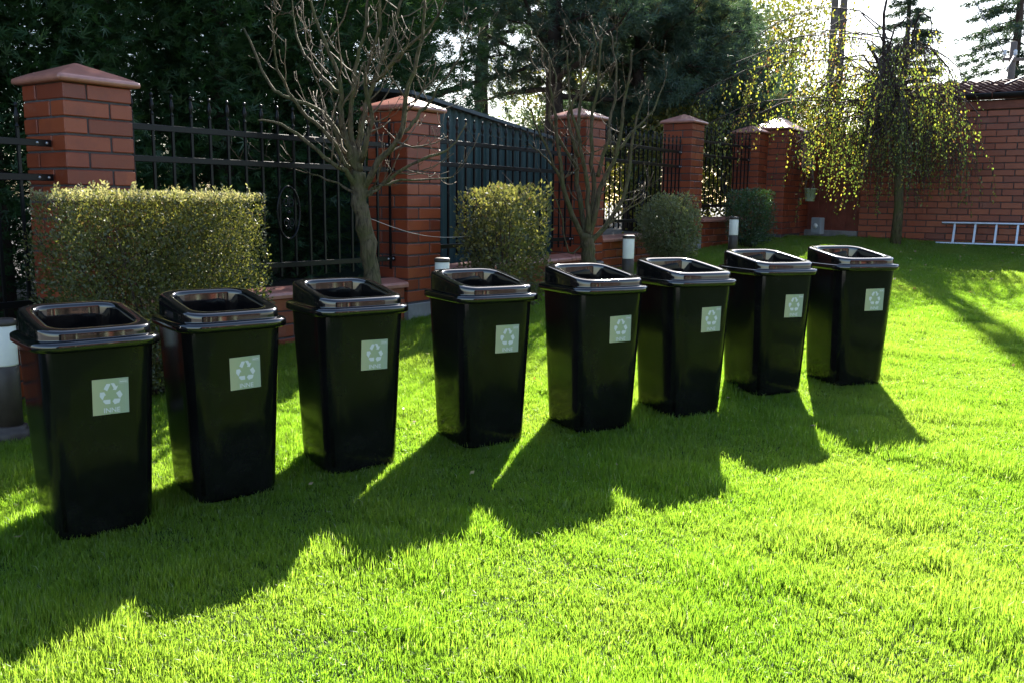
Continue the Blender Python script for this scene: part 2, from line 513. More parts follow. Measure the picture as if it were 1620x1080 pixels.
# wide corner pier: longer along the fence
def pier(name, C, rz, la, lb, top, rows, label, cap=True, nz=None):
    base = gz(C.x, C.y)
    e = empty(name, (C.x, C.y, base - .02), rz, label, 'pillar')
    b0 = base - .02
    b = MB(); b.box((.007, .007, -.02), (la - .007, lb - .007, top - b0 + .01)); b.build('mortar', MORTAR, e)
    for r in range(rows):
        z = top - b0 - r * CB - HH/2
        for (n_, fixed) in ((la, 'x'), (lb, 'y')):
            for side in (0, 1):
                s = 0.0 if (r % 2 == 0) == (fixed == 'x') else HB + JB
                end = n_ if (r % 2 == 0) == (fixed == 'x') else n_ - HB - JB
                while s < end - .04:
                    l = min(LB, end - s)
                    me = BM_FULL[0] if abs(l - LB) < .004 else None
                    if me is None:
                        key = round(l, 3)
                        me = CUTS.setdefault(key, None) or brick_mesh(l, HB, HH)
                        if not me.materials: me.materials.append(BRICK)
                        CUTS[key] = me
                    c = s + l/2
                    if fixed == 'x': put_brick(e, me, c, HB/2 if side == 0 else lb - HB/2, z, 0)
                    else: put_brick(e, me, HB/2 if side == 0 else la - HB/2, c, z, math.pi/2)
                    s += l + JB
    if cap:
        c = cap_mesh(la/2 + .04, lb/2 + .04, .03, .17).build('cap', CAP, e)
        c.location = (la/2, lb/2, top - b0 + .01)
    return e
CUTS = {}
pier('corner_pier', C6, RZ, .834, .474, CH + .955, 17, 'wide brick corner pier with pyramid cap, beside the dark clipped bush')
P7 = C6 + U * .90 + V * .02
pier('gate_pier', P7, RZ, .354, .354, CH + .80, 16, 'narrow shaded brick pier between the corner pier and the hanging pot', True)

# ------------------------------------------------------------------ low walls and copings
def low_wall(A, B, ctop, label):
    """from the right end of pillar A to pillar B, in A's direction"""
    s = A + (B - A).normalized() * W0
    d = (B - s); L = d.length - .004; d.normalize()
    rz = math.atan2(d.y, d.x)
    g0 = min(gz(s.x, s.y), gz(B.x, B.y)) - .02
    e = empty('low_brick_wall', (s.x, s.y, g0), rz, label, 'wall', 'low brick walls under the iron fence')
    y0, y1 = .025, .235
    zt = ctop - .05 - g0
    rows = 5
    b = MB(); b.box((.002, y0 + .008, -.05), (L, y1, zt)); b.build('mortar', MORTAR, e)
    for r in range(rows):
        z = zt - r * CB - HH/2 - .004
        if z < -.02: break
        x = -(LB + JB) / 2 if r % 2 else 0.0
        while x < L - .02:
            a = max(x, .003); bb = min(x + LB, L - .003)
            if bb - a > .03:
                key = round(bb - a, 3)
                me = BM_FULL[0] if abs(key - LB) < .004 else CUTS.get(key)
                if me is None:
                    me = brick_mesh(bb - a, HB, HH); me.materials.append(BRICK); CUTS[key] = me
                put_brick(e, me, (a + bb)/2, y0 + HB/2, z, 0)
            x += LB + JB
    n = max(1, round(L / .25)); w = L / n
    ct = MB()
    prof = [(-.012, -.012), (-.014, .006), (-.006, .022), (.10, .043), (.13, .046), (.16, .043), (.256, .022), (.262, .006), (.258, -.012)]
    lo = [Vector((.003, y, z)) for (y, z) in prof]; hi = [Vector((w - .003, y, z)) for (y, z) in prof]
    ct.loft([lo, hi], True, True, False)
    cme = ct.mesh('coping_tile'); cme.materials.append(CAP)
    for i in range(n):
        o = link('coping_tile', cme, e); o.location = (i * w, 0, zt + .012 + random.uniform(-.0015, .0015))
    return e
PIL = [C0, C1, C2, C3, C4, C5]
CT = [TOP[k] - 1.055 for k in range(6)]
WL = ['low brick wall with glazed coping behind the first bollard lamp', 'low brick wall with glazed coping running behind the large clipped hedge', 'low brick wall with glazed coping in front of the green shed',
      'low brick wall with sun-striped coping beside the rounded grey-green bush', 'low brick wall with coping behind the dark clipped bush']
for k in range(5):
    low_wall(PIL[k], PIL[k+1], CT[k] if k else CT[0] , WL[k])

# ------------------------------------------------------------------ iron fence panels
def picket_mesh(hb):
    b = MB(); s = .0065
    b.box((-s, -s, 0), (s, s, hb)); me = b.mesh('picket'); me.materials.append(IRON)
    return me
def finial_mesh():
    b = MB()
    prof = [(.006, -.004), (.010, .002), (.010, .008), (.005, .014), (.006, .022), (.0125, .045), (.012, .055), (.0055, .085), (.005, .092), (.009, .097), (.0095, .104), (.005, .111), (.001, .114)]
    b.lathe(prof, 8); me = b.mesh('spear_tip'); me.materials.append(IRON)
    return me
FIN = finial_mesh(); PICK = picket_mesh(.885)
def ring_pts(cx, cz, rx, rz_, n=28, y=0.0, a0=0, a1=360):
    return [Vector((cx + rx * math.cos(R(a0 + (a1-a0)*k/n)), y, cz + rz_ * math.sin(R(a0 + (a1-a0)*k/n)))) for k in range(n+1)]
def fence(A, B, top, label):
    s = A + (B - A).normalized() * W0
    d = (B - s); L = d.length; d.normalize()
    n_ = Vector((-d.y, d.x, 0))
    o0 = s + n_ * .12
    zb = top - 1.0
    e = empty('iron_fence_panel', (o0.x, o0.y, zb), math.atan2(d.y, d.x), label, 'fence', 'black iron fence panels between the pillars')
    for zr in (.82, .66, .07):
        b = MB(); b.cbox((.012, -.010, zr - .016), (L - .006, .010, zr + .016), .002)
        r = b.build('rail', IRON, e)
        for x in (L - .03, L - .075):
            bb = MB(); bb.tube([(x, -.010, zr), (x, -.016, zr)], [.007, .005], 8); bb.build('bolt', ALU, r)
    n = max(3, round((L - .09) / .104)); w = (L - .09) / (n - 1)
    for i in range(n - (1 if A is C0 else 0)):
        x = .045 + i * w
        p = link('picket', PICK, e); p.location = (x, 0, 0)
        f = link('spear_tip', FIN, p); f.location = (0, 0, .885)
    cx = .045 + w * ((n - 1) // 2) + w/2
    b = MB(); b.tube(ring_pts(cx, .38, .082, .155, 32, -.012), .0065, 6, False); orn = b.build('oval_ornament', IRON, e)
    b = MB()
    for sz in (1, -1):
        for sx in (1, -1):
            pts = []
            for k in range(22):
                a = R(90 + 26 * k); rr = .034 * (1 - k / 30)
                pts.append(Vector((cx + sx * (.030 + rr * math.cos(a) * .8 - .012), -.012, .38 + sz * (.062 + rr * math.sin(a)))))
            b.tube(pts, .0045, 5, False)
    b.build('scroll', IRON, orn)
    b = MB(); b.lathe([(.001, -.014), (.012, -.008), (.014, 0), (.012, .008), (.001, .014)], 10, (cx, -.014, .38)); b.build('rosette', IRON, orn)
    return e
FL = ['black iron fence panel left of the brick pillar behind the big hedge', 'black iron fence panel with oval ornament, between big hedge and bare tree', 'black iron fence panel in front of the green corrugated shed',
      'black iron fence panel behind the many-stemmed tree and rounded bush', 'black iron fence panel above the dark clipped bush, against foliage']
for k in range(5):
    fence(PIL[k], PIL[k+1], TOP[k] + .012 if k else TOP[0] + .01, FL[k])

# ------------------------------------------------------------------ garage with brick wall, eaves and gutter
GB = gz(5.5, 11.6)
ga = empty('garage', (GC.x, GC.y, GB - .03), math.atan2(WD.y, WD.x), 'brick garage with dark gutter and tiled eaves, a ladder at its foot', 'garage')
g0 = GB - .03
gh = CH + 1.165 - g0                                     # top of the bricks
GL = 7.0
b = MB(); b.box((.0, .010, -.3), (GL, 4.2, gh + .13)); gwall = b.build('wall', MORTAR, ga)
nrow = int(gh / CB)
stuff = MB(); cnt = 0
for r in range(nrow + 2):
    z = gh - r * CB - HH/2
    if z < -.06: break
    x = -(LB + JB)/2 if r % 2 else 0.0
    while x < GL - .03:
        a = max(x, .001); bb = min(x + LB, GL)
        if x < 3.3:
            key = round(bb - a, 3)
            me = BM_FULL[0] if abs(key - LB) < .004 else CUTS.get(key)
            if me is None:
                me = brick_mesh(bb - a, HB, HH); me.materials.append(BRICK); CUTS[key] = me
            put_brick(gwall, me, (a + bb)/2, HB/2, z, 0); cnt += 1
        else:
            stuff.cbox((a, random.uniform(-.0015, .0015), z - HH/2), (bb, HB, z + HH/2), .004)
        x += LB + JB
so = stuff.build('brick_course', BRICK, gwall); so['kind'] = 'stuff'
b = MB(); b.cbox((-.12, -.03, gh + .012), (GL, .02, gh + .115), .006); b.build('fascia_board', WOODRED, ga)
# gutter: half-round trough with brackets
gz_ = gh + .20
b = MB()
prof = [(-.10 + .065 * math.cos(R(180 + 180 * k/10)), gz_ + .065 * math.sin(R(180 + 180 * k/10))) for k in range(11)]
prof += [(-.10 + .058 * math.cos(R(360 - 180 * k/10)), gz_ + .058 * math.sin(R(360 - 180 * k/10))) for k in range(11)]
b.loft([[Vector((-.2, y, z)) for y, z in prof], [Vector((GL, y, z)) for y, z in prof]], True, True, True)
gut = b.build('gutter', DARKMETAL, ga)
for x in np.arange(.25, 6.8, .62):
    b = MB(); b.tube([(x, -.10 + .072 * math.cos(R(a)), gz_ + .072 * math.sin(R(a))) for a in range(170, 371, 20)], .009, 5); b.build('gutter_bracket', ROOFTILE, gut)
# tiled roof: rolls of a pantile roof, rising away
roof = MB(); roof.box((-.18, -.08, 0), (GL, 4.5, .05), Matrix.Translation((0, 0, gh + .135)) @ Matrix.Rotation(R(9), 4, 'X'))
ro = roof.build('roof', ROOFTILE, ga)
def tile_row(y0, y1):
    n = 30; w = .235
    for i in range(n):
        t = MB(); pr = []
        for k in range(13):
            q = k / 12
            pr.append((w * q, .022 * math.sin(q * 2 * math.pi) + .02))
        vs = []
        for yy, dz in ((y0, .018), (y1, 0)):
            vs += [Vector((x, yy, z + dz)) for x, z in pr]
        vs += [Vector((x, y0, z + .002)) for x, z in pr]
        fs = [(k, k+1, 13+k+1, 13+k) for k in range(12)] + [(26+k, 26+k+1, k+1, k) for k in range(12)]
        t.add(vs, fs, True)
        me = t.mesh('roof_tile'); me.materials.append(ROOFTILE)
        yield i, me, w
rot9 = Matrix.Rotation(R(9), 4, 'X')
tm = None
for j in range(9):
    for i, me, w in ([(q, tm, .235) for q in range(30)] if tm else tile_row(0, .36)):
        tm = tm or me
        o = link('roof_tile', tm, ro)
        o.matrix_local = Matrix.Translation((-.16 + i * w, 0, gh + .19)) @ rot9 @ Matrix.Translation((0, -.10 + j * .32, .004 * j + random.uniform(-.002, .004)))

# unseen house added behind the camera, placed and darkened for the lid reflections
hy = -9.5; hb = gz(0, hy) - .1
hs = empty('house', (16, hy, hb), 0, 'unseen dark timber house added behind the camera for the lid reflections, pale porch columns', 'house')
DTIMB = plain('dark_timber', (.045, .032, .024), .7, .3, var=.3, scale=4, bmp=.2)  # wall tone picked dark so the lids reflect less brightness
b = MB(); b.box((-11, -7, 0), (11, 0, 3.1)); b.build('wall', DTIMB, hs)
b = MB(); vs = [(-11.6, .7, 2.95), (11.6, .7, 2.95), (11.6, -7.7, 2.95), (-11.6, -7.7, 2.95), (-8.5, -3.5, 6.6), (8.5, -3.5, 6.6)]
b.add(vs, [(0, 1, 5, 4), (1, 2, 5), (2, 3, 4, 5), (3, 0, 4), (3, 2, 1, 0)]); b.build('roof', ROOFTILE, hs)
for x in (-8.0, -5.0, -1.2, 3.6, 6.6, 9.2):
    b = MB(); b.cbox((x - .75, .002, .9), (x + .75, .06, 2.4), .01); w_ = b.build('window', WOODPALE, hs)
    for sx in (-1, 1):
        b = MB(); b.box((x + sx*.36 - .31, .062, .98), (x + sx*.36 + .31, .070, 2.32)); b.build('pane', DARKMETAL, w_)
b = MB(); b.cbox((.7, .002, .05), (1.8, .08, 2.2), .01); b.build('door', WOODRED, hs)
for x in (-7.2, -3.4, .1, 2.4):
    b = MB(); b.lathe([(.2, 0), (.2, .12), (.15, .16), (.14, 2.7), (.2, 2.78), (.2, 2.94)], 16, (x, .55, 0)); b.build('column', POTG, hs)

# dark red gate between the pier and the garage, with beam, meter box and pot
gp0 = P7 + U * .36 + V * .45; gp1 = GC
gd = (gp1 - gp0); gl = gd.length; gd.normalize()
gbase = gz(gp0.x, gp0.y)
gt = empty('garden_gate', (gp0.x + .06, gp0.y + .10, gbase - .02), math.atan2(gd.y, gd.x), 'dark red plank gate between the narrow brick pier and the garage', 'gate')
npk = 6; pw = (gl) / npk
pm = MB(); pm.cbox((.003, 0, .04), (pw - .003, .025, 1.36), .003); pme = pm.mesh('plank'); pme.materials.append(WOODRED)
for i in range(npk):
    o = link('plank', pme, gt); o.location = (i * pw, random.uniform(-.002, .002), 0)
for z in (.25, 1.15):
    b = MB(); b.cbox((.01, .027, z), (gl - .01, .06, z + .09), .004); b.build('cross_rail', WOODRED, gt)
b = MB(); b.cbox((-.02, -.10, -.05), (gl + .02, .12, .05), .01); b.build('threshold', CONCRETE, gt)
p = at(1280, 240, 12.35)
pb = empty('timber_bracket', (p.x, p.y, p.z - .2), RZ, 'pale wooden board end sticking out beside the corner pier cap', 'board')
b = MB(); b.cbox((-.05, -.07, -.02), (.03, .08, .42), .006); b.build('upright_board', WOODPALE, pb)
b = MB(); b.cbox((-.09, -.09, .425), (.07, .10, .455), .005); b.build('top_board', WOODPALE, pb)
b = MB(); b.cbox((.036, -.03, .15), (.12, .05, .40), .005); b.build('side_board', WOODPALE, pb)
p = at(1291, 371, 12.05)
mb = empty('meter_box', (p.x, p.y, p.z), math.atan2(gd.y, gd.x), 'grey plastic meter box low on the dark red gate', 'box')
b = MB(); b.cbox((-.07, -.03, 0), (.085, .055, .22), .008); cb = b.build('casing', GREYBOX, mb)
b = MB(); b.cbox((-.058, -.038, .02), (.073, -.032, .20), .004); b.build('door', GREYBOX, mb)
b = MB(); b.lathe([(.001, 0), (.035, 0), (.035, .004), (.001, .006)], 16); dl = b.build('dial', STICK_W, mb)
dl.matrix_local = Matrix.Translation((.01, -.039, .11)) @ Matrix.Rotation(R(90), 4, 'X')
p = at(1281, 319, 11.95)
pt = empty('hanging_pot', (p.x, p.y, p.z), 0, 'pale green plant pot hung beside the corner pier', 'pot')
b = MB(); b.lathe([(.001, 0), (.055, 0), (.058, .004), (.073, .15), (.078, .152), (.078, .168), (.070, .168), (.066, .12), (.001, .12)], 20); b.build('pot', POTG, pt)
for a in (30, 150, 270):
    b = MB(); b.tube([(.072 * math.cos(R(a)), .072 * math.sin(R(a)), .16), (0, 0, .52)], .003, 5); b.build('hanger', WIRE, pt)

# ------------------------------------------------------------------ ladder lying on its side against the garage
la = GC + WD * 1.02 - Vector((-WD.y, WD.x, 0)) * .30
lz = gz(la.x, la.y)
ld = empty('ladder', (la.x, la.y, lz), math.atan2(WD.y, WD.x), 'aluminium ladder lying on its long edge along the brick garage wall', 'ladder')
LL = 2.6
def tilt(q): return Vector((q[0], q[1] * math.cos(R(18)) + q[2] * math.sin(R(18)), q[2] * math.cos(R(18)) - q[1] * math.sin(R(18))))
Mt = Matrix.Rotation(R(-18), 4, 'X')
for (z, x0) in ((.012, 0.0), (.275, .04)):
    b = MB(); b.cbox((x0, -.03, z - .011), (LL, .03, z + .011), .003, Mt); b.build('side_rail', ALU, ld)
for i in range(11):
    x = .19 + i * .232
    b = MB(); b.cbox((x - .013, -.013, .02), (x + .013, .013, .267), .003, Mt); b.build('rung', ALU, ld)

# ------------------------------------------------------------------ green corrugated shed behind the fence
sa = at(690, 320, 8.0); sb_dir = U
sh = empty('corrugated_shed', (sa.x - U.x * .3, sa.y - U.y * .3, gz(sa.x, sa.y) - .05), RZ, 'dark green corrugated metal shed behind the fence', 'shed')
szb = gz(sa.x, sa.y) - .05
SLEN = 3.1
def shtop(x): return CH + .825 - .105 * (x - .3) - szb
b = MB(); pr = []
x = 0.0
while x < SLEN:
    pr += [(x, 0), (x + .05, 0), (x + .065, .022), (x + .085, .022), (x + .10, 0)]
    x += .10
pr = [(a, -d) for i, (a, d) in enumerate(pr) if i == 0 or a > pr[i-1][0] + 1e-6]
vs = []; fs = []
for a, d in pr: vs += [(a, d, 0), (a, d, shtop(a))]
for i in range(len(pr) - 1): fs.append((2*i, 2*i+2, 2*i+3, 2*i+1))
b.add(vs, fs); b.build('sheet_wall', SHED, sh)
b = MB()
z0, z1 = shtop(0), shtop(SLEN)
vs = [(-.1, -.07, z0 + .01), (SLEN, -.07, z1 + .01), (SLEN, 2.6, z1 + .32), (-.1, 2.6, z0 + .32)]
vs += [(x, y, z + .03) for x, y, z in vs]
b.add(vs, [(0,3,2,1),(4,5,6,7),(0,1,5,4),(1,2,6,5),(2,3,7,6),(3,0,4,7)]); b.build('roof', SHED_ROOF, sh)
b = MB(); b.box((.01, .01, 0), (SLEN, 2.4, z1 - .02)); b.build('inner_wall', SHED, sh)

# ------------------------------------------------------------------ bollard lamps
def bollard(X, Y, label, h=.49):
    e = empty('bollard_lamp', (X, Y, gz(X, Y)), random.uniform(0, 6), label, 'lamp', 'white-headed bollard lamps along the fence')
    b = MB(); b.lathe([(.075, -.03), (.075, .035), (.068, .045), (.062, .048), (.062, .06), (.052, .064)], 24); b.build('foot', BROWN_METAL, e)
    b = MB(); b.lathe([(.0475, .055), (.0475, .30), (.044, .305)], 24); b.build('post', BROWN_METAL, e)
    b = MB(); b.lathe([(.044, .3055), (.0455, .312), (.0455, h - .03), (.044, h - .026)], 24); b.build('lamp_head', WHITE_OPAL, e)
    b = MB(); b.lathe([(.048, h - .0255), (.049, h - .018), (.048, h - .004), (.040, h)], 24); b.build('top_cap', BROWN_METAL, e)
bollard(-2.015, 3.52, 'bollard lamp with cracked white head, beside the first bin of the row')
bollard(-.44, 5.6, 'bollard lamp with white head at the foot of the brick pillar by the thick-trunked tree')
bollard(.915, 7.15, 'bollard lamp with white head between many-stemmed tree and rounded bush')
bollard(2.24, 9.2, 'bollard lamp with white head in front of the dark clipped bush')

# ------------------------------------------------------------------ bins
def bloop(hw, hd, r, zf, n=7, bow=.0):
    """rounded rectangle with slightly bowed sides; zf(x,y) gives the height"""
    out = []
    for p in rrect(hw, hd, r, 0, n):
        out.append(p)
    pts = []
    m = len(out)
    for i in range(m):                              # extra points on the straight sides
        a, c = out[i], out[(i+1) % m]
        pts.append(a)
        if (c - a).length > .06:
            for k in range(1, 6):
                q = a.lerp(c, k/6); pts.append(q)
    res = []
    for p in pts:
        x = p.x * (1 + bow * (1 - (p.y / hd) ** 2)); y = p.y * (1 + bow * (1 - (p.x / hw) ** 2))
        res.append(Vector((x, y, zf(x, y))))
    return res
TW, TD, BW, BD = .160, .175, .138, .151             # half widths of the body: top, base
HR = .591
def body_half(z):
    q = z / HR
    return BW + (TW - BW) * q, BD + (TD - BD) * q
def make_bin_meshes():
    b = MB(); ls = []
    ls.append(bloop(BW - .02, BD - .02, .035, lambda x, y: .004, bow=.0))
    ls.append(bloop(BW - .006, BD - .006, .040, lambda x, y: .006, bow=.01))
    for z in (.018, .03, .09, .18, .27, .36, .45, .54, .570, .578, .586):
        w, d = body_half(z)
        k = .003 if z < .025 else 0
        ls.append(bloop(w - k, d - k, .066, lambda x, y, z=z: z, bow=.022))
    w, d = body_half(.586)
    ls.append(bloop(w - .006, d - .006, .044, lambda x, y: .584, bow=.022))
    for z in (.40, .2, .03):
        w, d = body_half(z)
        ls.append(bloop(w - .006, d - .006, .044, lambda x, y, z=z: z, bow=.022))
    b.loft(ls, True, True)
    body = b.mesh('body'); body.materials.append(BINP)
    # flange
    b = MB(); fw, fd = TW + .018, TD + .018; F = .572
    C = lambda z: (lambda x, y: z)
    ls = [bloop(TW + .002, TD + .002, .057, C(F + .001), bow=.024), bloop(fw - .004, fd - .004, .068, C(F), bow=.024), bloop(fw, fd, .070, C(F + .004), bow=.024), bloop(fw, fd, .070, C(F + .020), bow=.024),
          bloop(fw - .002, fd - .002, .069, C(F + .025), bow=.024), bloop(fw - .007, fd - .007, .067, C(F + .028), bow=.024), bloop(TW - .004, TD - .004, .058, C(F + .030), bow=.024)]
    b.loft(ls)
    fl = b.mesh('flange'); fl.materials.append(LIDP)
    # lid: sloped hood, ring higher at the back
    b = MB(); Z = F + .0285
    def sl(f, h):                                     # slope from front (-y) to back (+y)
        return lambda x, y: Z + f + (h - f) * (y + .15) / .30
    def lp(k, r, zf, bow=.03): return bloop(TW - k, TD - k * 1.05, r, zf, bow=bow)
    ls = [lp(.003, .058, C(Z)), lp(.0040, .058, C(Z + .0012)), lp(.0043, .058, C(Z + .003)), lp(.0044, .058, sl(.0048, .0055)), lp(.0046, .058, sl(.013, .030)), lp(.0050, .058, sl(.0225, .0590)), lp(.0053, .058, sl(.0245, .0640)), lp(.0062, .058, sl(.0268, .0680)), lp(.0085, .058, sl(.0292, .0715)),
          lp(.0130, .057, sl(.0309, .0737)), lp(.017, .056, sl(.0316, .0745)), lp(.026, .054, sl(.0318, .0747)), lp(.034, .052, sl(.0312, .0741)), lp(.0385, .050, sl(.0296, .0725)), lp(.0410, .049, sl(.0266, .0695)), lp(.0420, .048, sl(.0225, .0655)), lp(.0424, .048, sl(.017, .0595)),
          lp(.0440, .047, sl(-.03, .00)), lp(.047, .046, sl(-.14, -.13))]
    b.loft(ls)
    lid = b.mesh('lid'); lid.materials.append(LIDP)
    # sticker
    sw, shh = .102, .107
    b = MB(); b.box((0, 0, -shh), (sw, .0012, 0)); st = b.mesh('sticker'); st.materials.append(STICK_G)
    # recycling symbol: three folded arrows, each of two pieces
    b = MB()
    pieces = [[(545, 275), (620, 268), (626, 290), (555, 425), (480, 385)], [(632, 258), (705, 253), (748, 318), (790, 300), (745, 398), (668, 392), (695, 365)],
              [(405, 460), (492, 448), (532, 520), (503, 512), (455, 618), (395, 545)], [(474, 616), (618, 600), (618, 690), (515, 703), (460, 650)],
              [(740, 460), (825, 400), (880, 490), (830, 560), (800, 552)], [(660, 635), (705, 580), (838, 574), (805, 660), (735, 685), (710, 700)]]
    for poly in pieces:
        vs = []
        for (x, y) in poly:
            u_ = (x - 247) / 768; v_ = (y - (205 - 82 * u_)) / (752 - 18 * u_)
            vs.append(Vector((u_ * sw, -.0006, -v_ * shh)))
        b.add(vs, [tuple(range(len(vs)))[::-1]])
    sym = b.mesh('recycling_symbol'); sym.materials.append(STICK_W)
    return body, fl, lid, st, sym
def text_mesh(txt, size, name, bold=.0):
    cu = bpy.data.curves.new(name, 'FONT'); cu.body = txt; cu.size = size; cu.align_x = 'CENTER'; cu.offset = bold
    o = bpy.data.objects.new(name + '_tmp', cu); COL.objects.link(o)
    dg = bpy.context.evaluated_depsgraph_get(); dg.update()
    me = bpy.data.meshes.new_from_object(o.evaluated_get(dg))
    bpy.data.objects.remove(o); bpy.data.curves.remove(cu)
    me.materials.clear(); me.materials.append(STICK_W); me.name = name
    return me
BODY, FLG, LID, STK, SYM = make_bin_meshes()
INNE = text_mesh('INNE', .0205, 'lettering', .00035)
b = MB()
for (x0, x1, z0, z1) in ((.075, .099, -.0065, -.0058), (.075, .099, -.0165, -.0158), (.075, .0757, -.0165, -.0058), (.0983, .099, -.0165, -.0058)):
    b.add([(x0, -.0006, z0), (x1, -.0006, z0), (x1, -.0006, z1), (x0, -.0006, z1)], [(0, 1, 2, 3)])
for i in range(6):
    x0 = .0775 + i * .0033
    b.add([(x0, -.0006, -.0135), (x0 + .0024, -.0006, -.0135), (x0 + .0024, -.0006, -.009), (x0, -.0006, -.009)], [(0, 1, 2, 3)])
LOGO = b.mesh('maker_mark'); LOGO.materials.append(STICK_W)
LABQ = [(-1.316, 2.764, 40.0), (-.979, 3.069, 38.5), (-.570, 3.368, 34.6), (-.065, 3.669, 30.7), (.427, 3.877, 27.5), (.874, 4.108, 26.8), (1.373, 4.492, 22.7), (1.848, 4.683, 15.0)]
ORD = ['at the row end beside the bollard lamp and big hedge', 'second from the bollard lamp end of the row', 'third from the bollard lamp end of the row', 'fourth from the bollard lamp end of the row', 'fifth from the bollard lamp end of the row',
       'third from the row end by the open lawn', 'second from the row end by the open lawn', 'at the row end by the open lawn']
BINPOS = []
for (qx, qy, yaw), od in zip(LABQ, ORD):
    a = R(yaw); zl = .483; qx *= .925; qy *= .925
    w, d = body_half(zl)
    lx, ly = (-.034 if yaw > 36 else -.024), -d * 1.022 - .0025
    cx = qx - (lx * math.cos(a) - ly * math.sin(a)); cy = qy - (lx * math.sin(a) + ly * math.cos(a))
    BINPOS.append((cx, cy))
    e = empty('recycling_bin', (cx, cy, gz(cx, cy)), a, 'glossy black recycling bin, ' + od, 'bin', 'black recycling bins in a row on the lawn')
    link('body', BODY, e)
    l = link('lid', LID, e); link('flange', FLG, l)
    l.location = (random.uniform(-.002, .002), random.uniform(-.002, .002), 0); l.rotation_euler = (random.uniform(-.004, .004), random.uniform(-.004, .004), random.uniform(-.012, .012))
    st = link('sticker', STK, e)
    tl = math.atan2(TD - BD, HR)
    st.matrix_local = Matrix.Translation((lx, ly + .0008, zl)) @ Matrix.Rotation(tl, 4, 'X') @ Matrix.Rotation(random.uniform(-.022, .022), 4, 'Y')
    link('recycling_symbol', SYM, st)
    t = link('lettering', INNE, st); t.matrix_local = Matrix.Translation((.053, -.0007, -.1015)) @ Matrix.Rotation(R(90), 4, 'X')
    link('maker_mark', LOGO, st)

